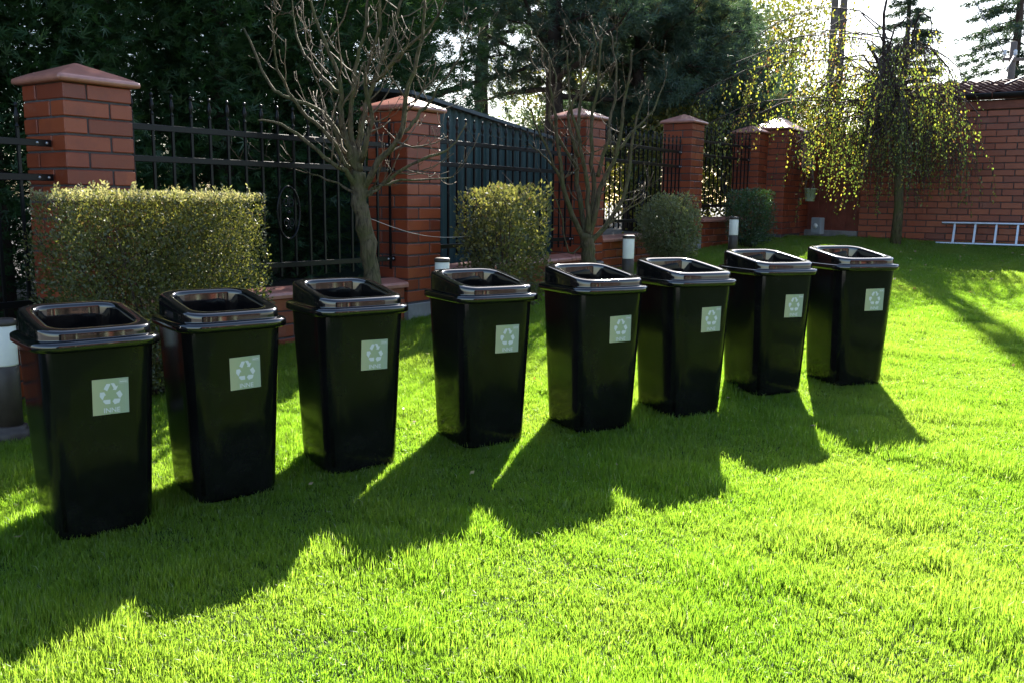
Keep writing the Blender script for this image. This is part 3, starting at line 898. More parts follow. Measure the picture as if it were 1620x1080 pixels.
# ------------------------------------------------------------------ clipped bushes
def sub_twigs(name, e, H, rad, n, mat, seed, spread):
    rs = random.Random(seed); b = MB()
    for i in range(n):
        a = rs.uniform(0, 6.28); x = rs.uniform(-.12, .12) * spread[0]; y = rs.uniform(-.1, .1) * spread[1]
        ex = rs.uniform(-.48, .48) * spread[0]; ey = rs.uniform(-.45, .45) * spread[1]; hz = H * rs.uniform(.6, .96)
        pts = [Vector((x, y, -.02)), Vector((x * .6 + ex * .4, y * .6 + ey * .4, hz * .4)), Vector((ex, ey, hz))]
        b.tube(pts, [rad, rad * .7, rad * .25], 5)
        for k in range(4):
            q = pts[1].lerp(pts[2], rs.random()); b.tube([q, q + Vector((rs.uniform(-.15, .15), rs.uniform(-.12, .12), rs.uniform(.05, .18)))], [rad * .35, rad * .15], 4)
    return b.build(name, mat, e)
def clipped(name, X, Y, rz, lx, ly, H, n, mat, label, leaf=(.018, .009), rounded=.12, z0=.05, seed=1, tips=0, tipmat=None, wob=.03, cat='hedge'):
    rg = np.random.default_rng(seed)
    e = empty(name, (X, Y, gz(X, Y)), rz, label, cat)
    # points in a rounded box, denser towards the surface
    m = int(n * 2.2)
    p = rg.uniform(-1, 1, (m, 3))
    s = np.max(np.abs(p), axis=1, keepdims=True)
    tgt = rg.random((m, 1)) ** .32
    p = p / np.maximum(s, 1e-6) * tgt
    hx, hy, hz = lx/2, ly/2, (H - z0)/2
    ex = 2.0 / max(rounded, .05) * .35
    nrm = (np.abs(p[:, 0])**ex + np.abs(p[:, 1])**ex + np.abs(p[:, 2])**ex) ** (1/ex)
    keep = nrm < 1.0
    p = p[keep][:n]
    P = p * np.array([hx, hy, hz])
    ph = rg.uniform(0, 6.28, 6)
    bumpf = 1 + wob * (np.sin(P[:, 0]*9 + ph[0]) * np.sin(P[:, 2]*11 + ph[1]) + np.sin(P[:, 1]*13 + ph[2]) * np.sin(P[:, 0]*17 + ph[3]) + .7*np.sin(P[:, 2]*23 + ph[4]) * np.sin(P[:, 0]*27 + ph[5]))
    P = P * bumpf[:, None]
    # hollow clumps: drop leaves where a coarse cell says so
    cell = np.floor(P / .07).astype(int)
    hsh = (np.sin(cell @ np.array([12.9898, 78.233, 37.719])) * 43758.5453) % 1.0
    P = P[hsh > .16]; q = len(P)
    # taper towards the foot
    tz = np.clip((P[:, 2] + hz) / (H * .35), 0, 1)
    P[:, 0] *= .86 + .14 * tz; P[:, 1] *= .86 + .14 * tz
    P[:, 2] += hz + z0
    out = unit(P - np.array([0, 0, hz * .8])) 
    D = unit(out * .55 + rg.normal(0, .65, (q, 3)) + np.array([0, 0, .35]))
    S = rg.normal(0, 1, (q, 3))
    Lr = leaf[0] * rg.uniform(.65, 1.35, q); Wr = leaf[1] * rg.uniform(.7, 1.3, q)
    Vv = leaf_quads(P, D, S, Lr, Wr, .12)
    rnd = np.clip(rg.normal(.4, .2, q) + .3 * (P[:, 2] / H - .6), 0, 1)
    link('foliage', np_mesh('foliage', Vv, 4, rnd, mat), e)
    if tips:
        # young shoots standing out of the top face
        tp = []; rn = []
        for i in range(tips):
            x = rg.uniform(-hx, hx) * .93; y = rg.uniform(-hy, hy) * .92; h = rg.uniform(.008, .032) if rg.random() > .06 else rg.uniform(.03, .07)
            nl = 5 + int(h * 160)
            zz = H - .035 + (h + .012) * np.linspace(0, 1, nl)
            PP = np.stack([np.full(nl, x) + rg.normal(0, .004, nl), np.full(nl, y) + rg.normal(0, .004, nl), zz], 1)
            DD = unit(np.stack([rg.normal(0, .8, nl), rg.normal(0, .8, nl), np.full(nl, .7)], 1))
            tp.append(leaf_quads(PP, DD, rg.normal(0, 1, (nl, 3)), leaf[0] * rg.uniform(.7, 1.2, nl), leaf[1] * rg.uniform(.7, 1.2, nl), .1)); rn.append(rg.random(nl))
        link('shoots', np_mesh('shoots', np.concatenate(tp), 4, np.concatenate(rn), tipmat), e)
    sub_twigs('twigs', e, H, .008, 14, PINEBARK, seed, (lx, ly))
    return e
_h1 = C1 - V * .42 + U * .17
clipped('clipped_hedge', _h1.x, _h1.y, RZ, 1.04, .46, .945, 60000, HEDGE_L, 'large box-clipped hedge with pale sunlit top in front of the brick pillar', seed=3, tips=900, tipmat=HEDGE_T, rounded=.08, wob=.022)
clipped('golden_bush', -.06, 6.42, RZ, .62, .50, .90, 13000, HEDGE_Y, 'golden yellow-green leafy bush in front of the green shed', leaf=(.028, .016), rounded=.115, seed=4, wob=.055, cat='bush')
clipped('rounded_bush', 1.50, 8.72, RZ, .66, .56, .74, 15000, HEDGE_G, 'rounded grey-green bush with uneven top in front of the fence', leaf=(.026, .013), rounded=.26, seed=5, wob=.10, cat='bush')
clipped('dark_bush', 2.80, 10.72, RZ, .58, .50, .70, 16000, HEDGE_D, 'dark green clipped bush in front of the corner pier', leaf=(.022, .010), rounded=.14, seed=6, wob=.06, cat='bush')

# ------------------------------------------------------------------ bare trees
def wander(a, b_, n, amp, rs):
    a = Vector(a); b_ = Vector(b_); out = [a]
    for k in range(1, n):
        q = a.lerp(b_, k/n); j = amp * (b_ - a).length
        out.append(q + Vector((rs.gauss(0, j), rs.gauss(0, j), rs.gauss(0, j * .6))))
    out.append(b_); return out
def twigs_from(pts, r0, r1, rs, depth, mb, up=.7, ln=(.18, .42), dens=5.0, knob=True):
    """side shoots curving upwards from a limb"""
    total = sum((pts[i+1] - pts[i]).length for i in range(len(pts)-1))
    n = max(2, int(total * dens * rs.uniform(.8, 1.2)))
    for k in range(n):
        t = rs.uniform(.18, 1.0); i = min(int(t * (len(pts)-1)), len(pts)-2)
        f = t * (len(pts)-1) - i
        p = pts[i].lerp(pts[i+1], f); d = (pts[i+1] - pts[i]).normalized()
        rr = (r0 + (r1 - r0) * t) * rs.uniform(.45, .62)
        s = Vector((rs.gauss(0, 1), rs.gauss(0, 1), rs.gauss(0, .5))); s = (s - d * s.dot(d)).normalized()
        L = rs.uniform(*ln) * (1.0 if depth else .6)
        q = [p]; dirn = (d * .45 + s * .9).normalized()
        m = 5
        for j in range(m):
            dirn = (dirn + Vector((0, 0, up * .28)) + Vector((rs.gauss(0, .17), rs.gauss(0, .17), rs.gauss(0, .12)))).normalized()
            q.append(q[-1] + dirn * L / m)
        rad = [max(.0016, rr * (1 - .72 * j / m)) for j in range(m+1)]
        if knob: rad[-1] = max(rad[-1] * 1.5, .0026)
        mb.tube(q, rad, 5 if rr > .004 else 4)
        if depth > 0 and L > .14: twigs_from(q, rad[0], rad[-2], rs, depth-1, mb, up, (ln[0]*.55, ln[1]*.6), dens * 1.15, knob)
def px_limb(pp, Y, rs, dy=0.0):
    n = len(pp); out = []
    for i, (x, y) in enumerate(pp):
        out.append(at(x, y, Y + dy * i / (n-1)))
    # smooth with midpoints
    fine = []
    for i in range(n-1):
        p0 = out[max(i-1, 0)]; p1 = out[i]; p2 = out[i+1]; p3 = out[min(i+2, n-1)]
        for k in range(4):
            t = k/4
            fine.append(.5 * ((2*p1) + (p2-p0)*t + (2*p0-5*p1+4*p2-p3)*t*t + (3*p1-p0-3*p2+p3)*t**3) + Vector((rs.gauss(0,.006), rs.gauss(0,.006), rs.gauss(0,.004))))
    fine.append(out[-1]); return fine
rs = random.Random(11)
Y1 = 5.42
base = at(594, 480, Y1); base.z = gz(base.x, base.y)
t1 = empty('bare_tree', base, 0, 'leafless tree with one thick mossy trunk beside the brick pillar', 'tree', 'bare ornamental trees by the fence')
off = -Vector(base)
def sh_(pts): return [p + off for p in pts]
b = MB()
tr = sh_([Vector((base.x + .01, base.y, base.z - .04))] + px_limb([(592, 460), (581, 385), (573, 340), (567, 305), (569, 272)], Y1, rs))
b.tube(tr, [.062] + [(.052 - .010 * i/(len(tr)-2)) * rs.uniform(.93, 1.08) for i in range(len(tr)-1)], 12)
b.build('trunk', BARK, t1)
LIMBS = [([(567, 306), (551, 275), (511, 249), (458, 202), (409, 191)], -.25, .024), ([(569, 300), (553, 268), (538, 222), (511, 178), (458, 155), (427, 133), (385, 45)], .2, .026), ([(569, 272), (548, 222), (540, 180), (538, 133), (515, 67), (484, -10)], -.15, .028),
         ([(569, 272), (569, 225), (575, 180), (595, 124), (622, 44), (645, -20)], .3, .028), ([(573, 300), (600, 255), (631, 218), (649, 133), (667, 60), (672, 0)], -.3, .027), ([(578, 310), (595, 302), (622, 289), (684, 284), (718, 280)], .05, .014),
         ([(578, 308), (600, 293), (667, 253), (711, 235), (738, 195)], .35, .017), ([(566, 262), (556, 200), (560, 130), (575, 60), (586, -30)], .1, .025), ([(631, 218), (660, 185), (684, 155), (729, 89), (745, 40)], .25, .016), ([(569, 255), (586, 190), (578, 120), (600, 40), (598, -40)], -.35, .022),
         ([(553, 268), (520, 215), (478, 175), (440, 110), (430, 20)], -.35, .018), ([(538, 150), (500, 110), (470, 60), (462, -10)], .3, .016), ([(595, 130), (640, 80), (690, 30), (715, -30)], -.2, .016), ([(567, 308), (520, 285), (470, 270), (420, 262)], .3, .010)]
for pp, dy, r in LIMBS:
    mb_ = MB(); q = sh_(px_limb(pp, Y1, rs, dy))
    mb_.tube(q, [r * .80 * rs.uniform(.9, 1.14) * (1 - .72 * i / (len(q)-1)) for i in range(len(q))], 7)
    mb_.build('limb', BARK, t1)
    mt = MB(); twigs_from(q, r * .62, r * .26, rs, 2, mt, .8, (.14, .42), 6.4)
    mt.build('twigs', TWIG, t1)['kind'] = 'stuff'
Y2 = 7.4
base2 = at(931, 425, Y2); base2.z = gz(base2.x, base2.y)
t2 = empty('bare_tree', base2, 0, 'leafless many-stemmed tree in front of the hidden brick pillar', 'tree', 'bare ornamental trees by the fence')
off = -Vector(base2); rs = random.Random(23)
b = MB(); tr = sh_([Vector((base2.x, base2.y, base2.z - .04))] + px_limb([(931, 415), (930, 390), (929, 372)], Y2, rs)); b.tube(tr, [.07] + [.058] * (len(tr)-1), 9); b.build('trunk', BARK, t2)
L2 = [([(929, 385), (905, 340), (890, 290), (884, 220), (872, 150), (868, 90)], -.2, .027), ([(929, 380), (915, 310), (912, 230), (920, 140), (915, 70)], .3, .026), ([(930, 378), (928, 300), (920, 240), (902, 160), (898, 80)], -.3, .024), ([(931, 378), (940, 300), (935, 220), (945, 140), (952, 60)], .1, .025),
      ([(932, 380), (950, 300), (975, 240), (990, 150), (1000, 80)], -.2, .025), ([(933, 384), (965, 350), (990, 300), (1000, 220), (1020, 150)], .2, .024), ([(935, 384), (975, 345), (1005, 325), (1030, 310)], .1, .012), ([(905, 340), (880, 270), (850, 240), (830, 225)], .2, .012),
      ([(890, 290), (862, 230), (840, 180), (828, 150)], -.2, .013), ([(975, 240), (1010, 200), (1040, 165), (1055, 110)], .2, .014), ([(927, 382), (900, 400), (885, 330), (862, 280)], -.1, .010), ([(945, 280), (965, 200), (975, 120), (965, 50)], .3, .018), ([(913, 250), (900, 180), (935, 110), (940, 40)], -.1, .016), ([(915, 270), (870, 190), (880, 120), (850, 60)], .3, .014)]
for pp, dy, r in L2:
    mb_ = MB(); q = sh_(px_limb(pp, Y2, rs, dy)); mb_.tube(q, [r * (1 - .75 * i / (len(q)-1)) for i in range(len(q))], 6); mb_.build('limb', BARK, t2)
    mt = MB(); twigs_from(q, r * .6, r * .25, rs, 2, mt, .8, (.13, .36), 5.6); mt.build('twigs', TWIG, t2)['kind'] = 'stuff'
# twine strung from the tree to the golden bush
b = MB(); A_, B_ = at(583, 345, Y1), at(745, 374, 6.3)
b.tube([A_.lerp(B_, k/10) + Vector((0, 0, -.05 * math.sin(math.pi * k/10))) for k in range(11)], .0018, 4)
tag(b.build('twine', SILK), 'thin pale twine stretched from bare trunk to golden bush', 'twine')

# ------------------------------------------------------------------ evergreen screen behind the fence (left)
def spray_tris(P, D, S, L, n=5, wid=.16):
    """flat fans of pointed sprays: n slim triangles each"""
    S = unit(S - D * np.sum(S * D, axis=1, keepdims=True))
    out = []
    for k in range(n):
        a = (k - (n-1)/2) * (1.15 / (n-1) * 2)
        d = D * math.cos(a) + S * math.sin(a); s = S * math.cos(a) - D * math.sin(a)
        ll = (L * (1 - .35 * abs(k - (n-1)/2) / ((n-1)/2)))[:, None]
        o = P + D * (L * .18 * (1 - abs(a)))[:, None]
        out.append(np.stack([o - s * ll * wid * .5, o + s * ll * wid * .5, o + d * ll], 1))
    return np.stack(out, 1).reshape(-1, 3)
def thuja_mesh(seed, H, Rm, n):
    rg = np.random.default_rng(seed)
    z = rg.random(n) ** .85 * H
    prof = Rm * (1 - (z / H) ** 2.6) ** .6 * (1 + .08 * np.sin(z * 5 + seed)) + .05
    th = rg.uniform(0, 2*np.pi, n)
    lob = 1 + .12 * np.sin(3 * th + seed + z * 1.3) + .08 * np.sin(7 * th + z * 4)
    rr = prof * lob * (rg.random(n) ** .38)
    P = np.stack([rr*np.cos(th), rr*np.sin(th), z + .1], 1)
    D = unit(np.stack([np.cos(th), np.sin(th), np.full(n, -.15)], 1) * .8 + rg.normal(0, .45, (n, 3)) + np.array([0, 0, .25]))
    S = unit(np.cross(D, np.array([0, 0, 1.0])) + rg.normal(0, .5, (n, 3)))
    Vv = spray_tris(P, D, S, rg.uniform(.042, .108, n), 5, .15)
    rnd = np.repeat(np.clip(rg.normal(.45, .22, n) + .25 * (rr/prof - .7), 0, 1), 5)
    return np_mesh('crown', Vv, 3, rnd, THUJA)
TH = [thuja_mesh(41, 4.3, .95, 22000), thuja_mesh(42, 4.7, .92, 22000)]
tb = MB(); tb.tube([(0, 0, -.05), (.02, 0, 1.5), (0, .02, 3.8)], [.09, .07, .02], 8); TRK = tb.mesh('trunk'); TRK.materials.append(PINEBARK)
i = 0
for (k, off_, sc) in [(-1.7, 2.0, 1.0), (-.7, 2.15, 1.06), (.3, 2.0, .98), (1.25, 2.2, 1.08), (2.2, 2.1, 1.12), (3.15, 2.3, 1.2), (4.1, 2.5, 1.28)] + [(-1.9, 3.3, 1.12), (-.7, 3.4, 1.16), (.5, 3.4, 1.2), (1.7, 3.5, 1.16), (2.9, 3.6, 1.25), (-2.6, 3.6, 1.1), (4.0, 3.8, 1.3)]:
    p = C1 + U * (k + .35) + V * off_
    e = empty('arborvitae', (p.x, p.y, gz(p.x, p.y) - .03), rs.uniform(0, 6.28), 'tall dark arborvitae in the evergreen screen behind the iron fence', 'tree', 'arborvitae of the screen behind the fence')
    e.scale = (sc * 1.05, sc * 1.05, sc)
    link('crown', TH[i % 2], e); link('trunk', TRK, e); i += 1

# ------------------------------------------------------------------ pines
def needle_clumps(C, D, n, L, W, rg, spread=.9, dr=.0):
    """n needles around each clump centre"""
    m = len(C)
    P = np.repeat(C, n, 0) + rg.normal(0, 1, (m*n, 3)) * np.repeat(np.full(m, dr), n)[:, None]
    d = unit(np.repeat(D, n, 0) * .7 + rg.normal(0, spread, (m*n, 3)))
    s = unit(np.cross(d, rg.normal(0, 1, (m*n, 3))))
    ll = (L * rg.uniform(.6, 1.2, m*n))[:, None]
    w = W * ll / L
    return np.stack([P - s*w*.5, P + s*w*.5, P + d*ll], 1).reshape(-1, 3)
def pine(X, Y, H, z0, Rm, seed, label, nl=34, trunk_r=.15, needle=(.10, .010), nn=46, lean=(0, 0), mat=PINE_N, group='conifers behind the fence', name='pine_tree', bl=None, clump=7.0):
    rg = np.random.default_rng(seed); r_ = random.Random(seed)
    gb = gz(X, Y) - .05
    e = empty(name, (X, Y, gb), 0, label, 'tree', group)
    b = MB(); tp = [Vector((lean[0]*k/8 + r_.gauss(0, .02), lean[1]*k/8, H*k/8)) for k in range(9)]
    b.tube(tp, [trunk_r * (1 - .85*k/8) + .01 for k in range(9)], 9); b.build('trunk', PINEBARK, e)
    lb = MB(); C = []; D = []
    for i in range(nl):
        t = (i + r_.random()) / nl; z = z0 + (H - z0) * t
        k = min(int(z / H * 8), 7); o = tp[k].lerp(tp[k+1], z/H*8 - k)
        a = i * 2.4 + r_.gauss(0, .4); ln = Rm * (1 - t**1.8) ** .7 * r_.uniform(.6, 1.12) + .2
        d = Vector((math.cos(a), math.sin(a), r_.uniform(-.05, .45))).normalized()
        pts = [o]; 
        for j in range(6):
            d = (d + Vector((r_.gauss(0, .16), r_.gauss(0, .16), r_.gauss(0, .12) + .03))).normalized(); pts.append(pts[-1] + d * ln/6)
        r0 = .035 * (1 - t) * (ln / Rm) + .012
        lb.tube(pts, [r0 * (1 - .75*j/6) for j in range(7)], 5)
        for j in range(1, 7):
            for q in range(int(clump * (.4 if j < 3 else 1.0)) ):
                sd = Vector((r_.gauss(0, 1), r_.gauss(0, 1), r_.gauss(.25, .5))).normalized()
                ll = r_.uniform(.12, .5) * (.5 + .1*j) * min(1, ln)
                p2 = pts[j] + sd * ll + (pts[j] - pts[j-1]) * r_.uniform(-.5, .5)
                if q % 2 == 0: lb.tube([pts[j], p2], [.007, .003], 3, False)
                C.append(tuple(p2)); D.append(tuple((sd + d * .5).normalized()))
                C.append(tuple(pts[j].lerp(p2, .6))); D.append(tuple((sd + d * .3).normalized()))
    lb.build('branches', PINEBARK, e)['kind'] = 'stuff'
    C = np.array(C); D = np.array(D)
    Vv = needle_clumps(C, D, nn, needle[0], needle[1], rg, .75, .025)
    rnd = np.clip(np.repeat(rg.normal(.45, .22, len(C)), nn) + rg.normal(0, .1, len(C)*nn), 0, 1)
    link('crown', np_mesh('crown', Vv, 3, rnd, mat), e)
    return e
def X_at(px, Y): return (px - 810) / FPX * Y
pine(X_at(868, 13.0), 13.0, 4.8, 1.9, 2.0, 51, 'tall pine with bare dark limbs, its trunk behind the hidden brick pillar', nl=32, clump=9, trunk_r=.17)
pine(X_at(760, 15.5), 15.5, 6.2, 3.0, 2.0, 52, 'pine whose crown overhangs the green shed roof', nl=28, clump=9)
pine(X_at(1000, 13.6), 13.6, 3.7, 1.2, 1.8, 53, 'dense blue-green pine behind the many-stemmed bare tree', nl=48, clump=11)
pine(X_at(1080, 14.6), 14.6, 3.4, 1.0, 1.5, 54, 'dense blue-green pine behind the fence panel near the corner pier', nl=48, clump=11)
pine(X_at(655, 12.6), 12.6, 5.2, 1.8, 1.4, 56, 'dark pine between the evergreen screen and the green shed', nl=30, clump=10)

# ------------------------------------------------------------------ far leafy trees
def leafy(X, Y, H, z0, Rm, seed, label, n=9000, mat=FAR_L, leaf=(.075, .05), name='leafy_tree'):
    rg = np.random.default_rng(seed); r_ = random.Random(seed)
    e = empty(name, (X, Y, gz(X, Y) - .05), 0, label, 'tree', 'leafy trees beyond the fence')
    b = MB(); b.tube([(0, 0, 0), (.05, 0, H*.4), (-.03, .03, H*.8)], [.12, .08, .02], 8); b.build('trunk', PINEBARK, e)
    lb = MB(); cl = []
    for i in range(46):
        t = r_.random(); a = r_.uniform(0, 6.28); z = z0 + (H - z0) * t
        rr = Rm * math.sin(math.pi * (.12 + .8*t)) * math.sqrt(r_.random()); p = Vector((rr*math.cos(a), rr*math.sin(a), z))
        lb.tube([(0, 0, min(H * .74, max(.3, z - .6*rr - .2))), p * .5 + Vector((0, 0, z*.45)), p], [.022, .012, .004], 4, False); cl.append(tuple(p))
    lb.build('branches', PINEBARK, e)['kind'] = 'stuff'
    cl = np.array(cl); k = rg.integers(0, len(cl), n)
    P = cl[k] + rg.normal(0, 1, (n, 3)) * np.array([.34, .34, .26]) * Rm / 1.6
    D = unit(rg.normal(0, 1, (n, 3)) + np.array([0, 0, -.4])); S = rg.normal(0, 1, (n, 3))
    Vv = leaf_quads(P, D, S, leaf[0] * rg.uniform(.6, 1.3, n), leaf[1] * rg.uniform(.6, 1.3, n), .1)
    link('crown', np_mesh('crown', Vv, 4, np.clip(rg.normal(.45, .25, n), 0, 1), mat), e)
leafy(X_at(1150, 17), 17, 3.9, .3, 1.8, 61, 'hazy yellow-green tree behind the fence panel by the corner pier', n=16000)
leafy(X_at(1020, 17.5), 17.5, 3.9, .3, 1.9, 62, 'yellow-green tree glimpsed between the pines behind the fence', n=16000)
leafy(X_at(1235, 19), 19, 4.4, .3, 1.8, 63, 'pale leafy tree behind the corner pier and utility pole', n=15000)
leafy(X_at(905, 19), 19, 3.6, .3, 1.8, 64, 'yellow-green tree behind the green shed and tall pine', n=14000)
leafy(X_at(1060, 12.6), 12.6, 1.75, .2, .8, 65, 'bright green low tree showing through the fence by the rounded bush', n=6000, leaf=(.06, .04))

# ------------------------------------------------------------------ spruces
def spruce(X, Y, H, Rm, seed, label, z0=.6, tiers=26, nn=16, droop=.35, needle=(.11, .022), trunk_r=.13, sparse=1.0):
    rg = np.random.default_rng(seed); r_ = random.Random(seed)
    e = empty('spruce_tree', (X, Y, gz(X, Y) - .05), 0, label, 'tree', 'conifers behind the fence')
    b = MB(); b.tube([(0, 0, 0), (.02, 0, H*.5), (0, 0, H)], [trunk_r, trunk_r*.6, .01], 8); b.build('trunk', PINEBARK, e)
    lb = MB(); C = []; D = []
    for i in range(tiers):
        t = i / tiers; z = z0 + (H - z0) * t; nb = max(4, int(9 * sparse * (1 - t*.5)))
        for j in range(nb):
            a = r_.uniform(0, 6.28); ln = Rm * (1 - t) * r_.uniform(.7, 1.12) + .12
            d = Vector((math.cos(a), math.sin(a), .25 - droop * .2)); pts = [Vector((0, 0, min(H - .25, z + r_.uniform(-.08, .08))))]
            for q in range(6):
                d = (d + Vector((r_.gauss(0, .07), r_.gauss(0, .07), -droop * .22 if q < 4 else .10))).normalized(); pts.append(pts[-1] + d * ln / 6)
            lb.tube(pts, [.018*(1-t)+.006, .014, .012, .009, .007, .005, .003], 4, False)
            m = max(4, int(ln * 16))
            for q in range(m):
                f = .12 + .88 * (q + r_.random()) / m; k = min(int(f*6), 5); p = pts[k].lerp(pts[k+1], f*6 - k)
                sd = Vector((-d.y, d.x, 0)) * r_.choice((-1, 1)); L = r_.uniform(.1, .34) * min(1, ln) * (1.15 - f*.7)
                for w in (.35, .7, 1.0):
                    C.append(tuple(p + (sd + Vector((d.x, d.y, -.45)) * .6).normalized() * L * w)); D.append(tuple((sd * .6 + Vector((d.x, d.y, -.5))).normalized()))
    lb.build('branches', PINEBARK, e)['kind'] = 'stuff'
    C = np.array(C); D = np.array(D)
    Vv = needle_clumps(C, D, nn, needle[0], needle[1], rg, .55, .03)
    rnd = np.clip(np.repeat(rg.normal(.5, .22, len(C)), nn), 0, 1)
    link('crown', np_mesh('crown', Vv, 3, rnd, SPRUCE_N), e)
spruce(X_at(1405, 21), 21, 6.3, 1.35, 71, 'slender dark spruce rising behind the weeping birch', nn=9, tiers=26)
spruce(X_at(1572, 20), 20, 8.4, 2.1, 72, 'large drooping spruce behind the garage roof', nn=8, tiers=24, droop=.6, sparse=.75)

# ------------------------------------------------------------------ utility poles and wires
pg = Vector((X_at(1300, 16.6), 16.6, 0)); pg.z = gz(pg.x, pg.y)
up = empty('utility_pole', pg - Vector((0, 0, .05)), R(-16), 'slotted concrete utility pole behind the weeping birch', 'pole')
for sx in (-1, 1):
    b = MB(); b.cbox((sx*.076 - .056, -.08, 0), (sx*.076 + .056, .08, 8.5), .008); b.build('pole_leg', POLE, up)
for z in np.arange(.3, 8.5, .62):
    b = MB(); b.cbox((-.0205, -.06, z), (.0205, .06, z + .34), .005); b.build('web_bar', POLE, up)
pg2 = Vector((X_at(1569, 17.5), 17.5, 0)); pg2.z = gz(pg2.x, pg2.y)
u2 = empty('utility_pole', pg2 - Vector((0, 0, .05)), 0, 'round utility pole with insulators in front of the drooping spruce', 'pole')
ph = at(1569, 62, 17.5).z - pg2.z
b = MB(); b.lathe([(.075, 0), (.06, ph), (.04, ph + .01)], 12); b.build('shaft', POLE, u2)
zi = at(1569, 95, 17.5).z - pg2.z + .05
b = MB(); b.cbox((-.22, -.09, zi - .03), (.22, -.065, zi + .03), .005); b.build('crossarm', POLE, u2)
INS = []
for x in (-.2, 0.0, .2):
    b = MB(); b.lathe([(.012, 0), (.012, .04), (.035, .045), (.038, .07), (.024, .08), (.034, .10), (.03, .13), (.012, .145)], 12, (x, -.078, zi + .032)); b.build('insulator', CERAM, u2)
    INS.append(Vector((pg2.x + x, pg2.y - .078, pg2.z - .05 + zi + .10)))
def wire(A_, B_, sag, r, label):
    b = MB(); b.tube([A_.lerp(B_, k/16) + Vector((0, 0, -sag * 4 * (k/16) * (1 - k/16))) for k in range(17)], r, 5)
    tag(b.build('overhead_wire', WIRE), label, 'wire', 'overhead wires at the utility poles')
wire(INS[0], pg + Vector((.1, 0, 8.0)), .25, .010, 'thin overhead wire rising between the two utility poles')
wire(INS[2], at(1720, 90, 14), .12, .012, 'overhead wire running from the round pole beyond the garage')
wire(INS[1], Vector((GC.x, GC.y, 0)) + WD * 1.4 + Vector((.9, 1.9, g0 + gh + .55)), .15, .012, 'service wire dropping from the round pole to the garage roof')
wire(at(1640, 112, 13.0), at(1535, 153, 13.0), .02, .011, 'pale cable slanting just above the garage roof tiles')

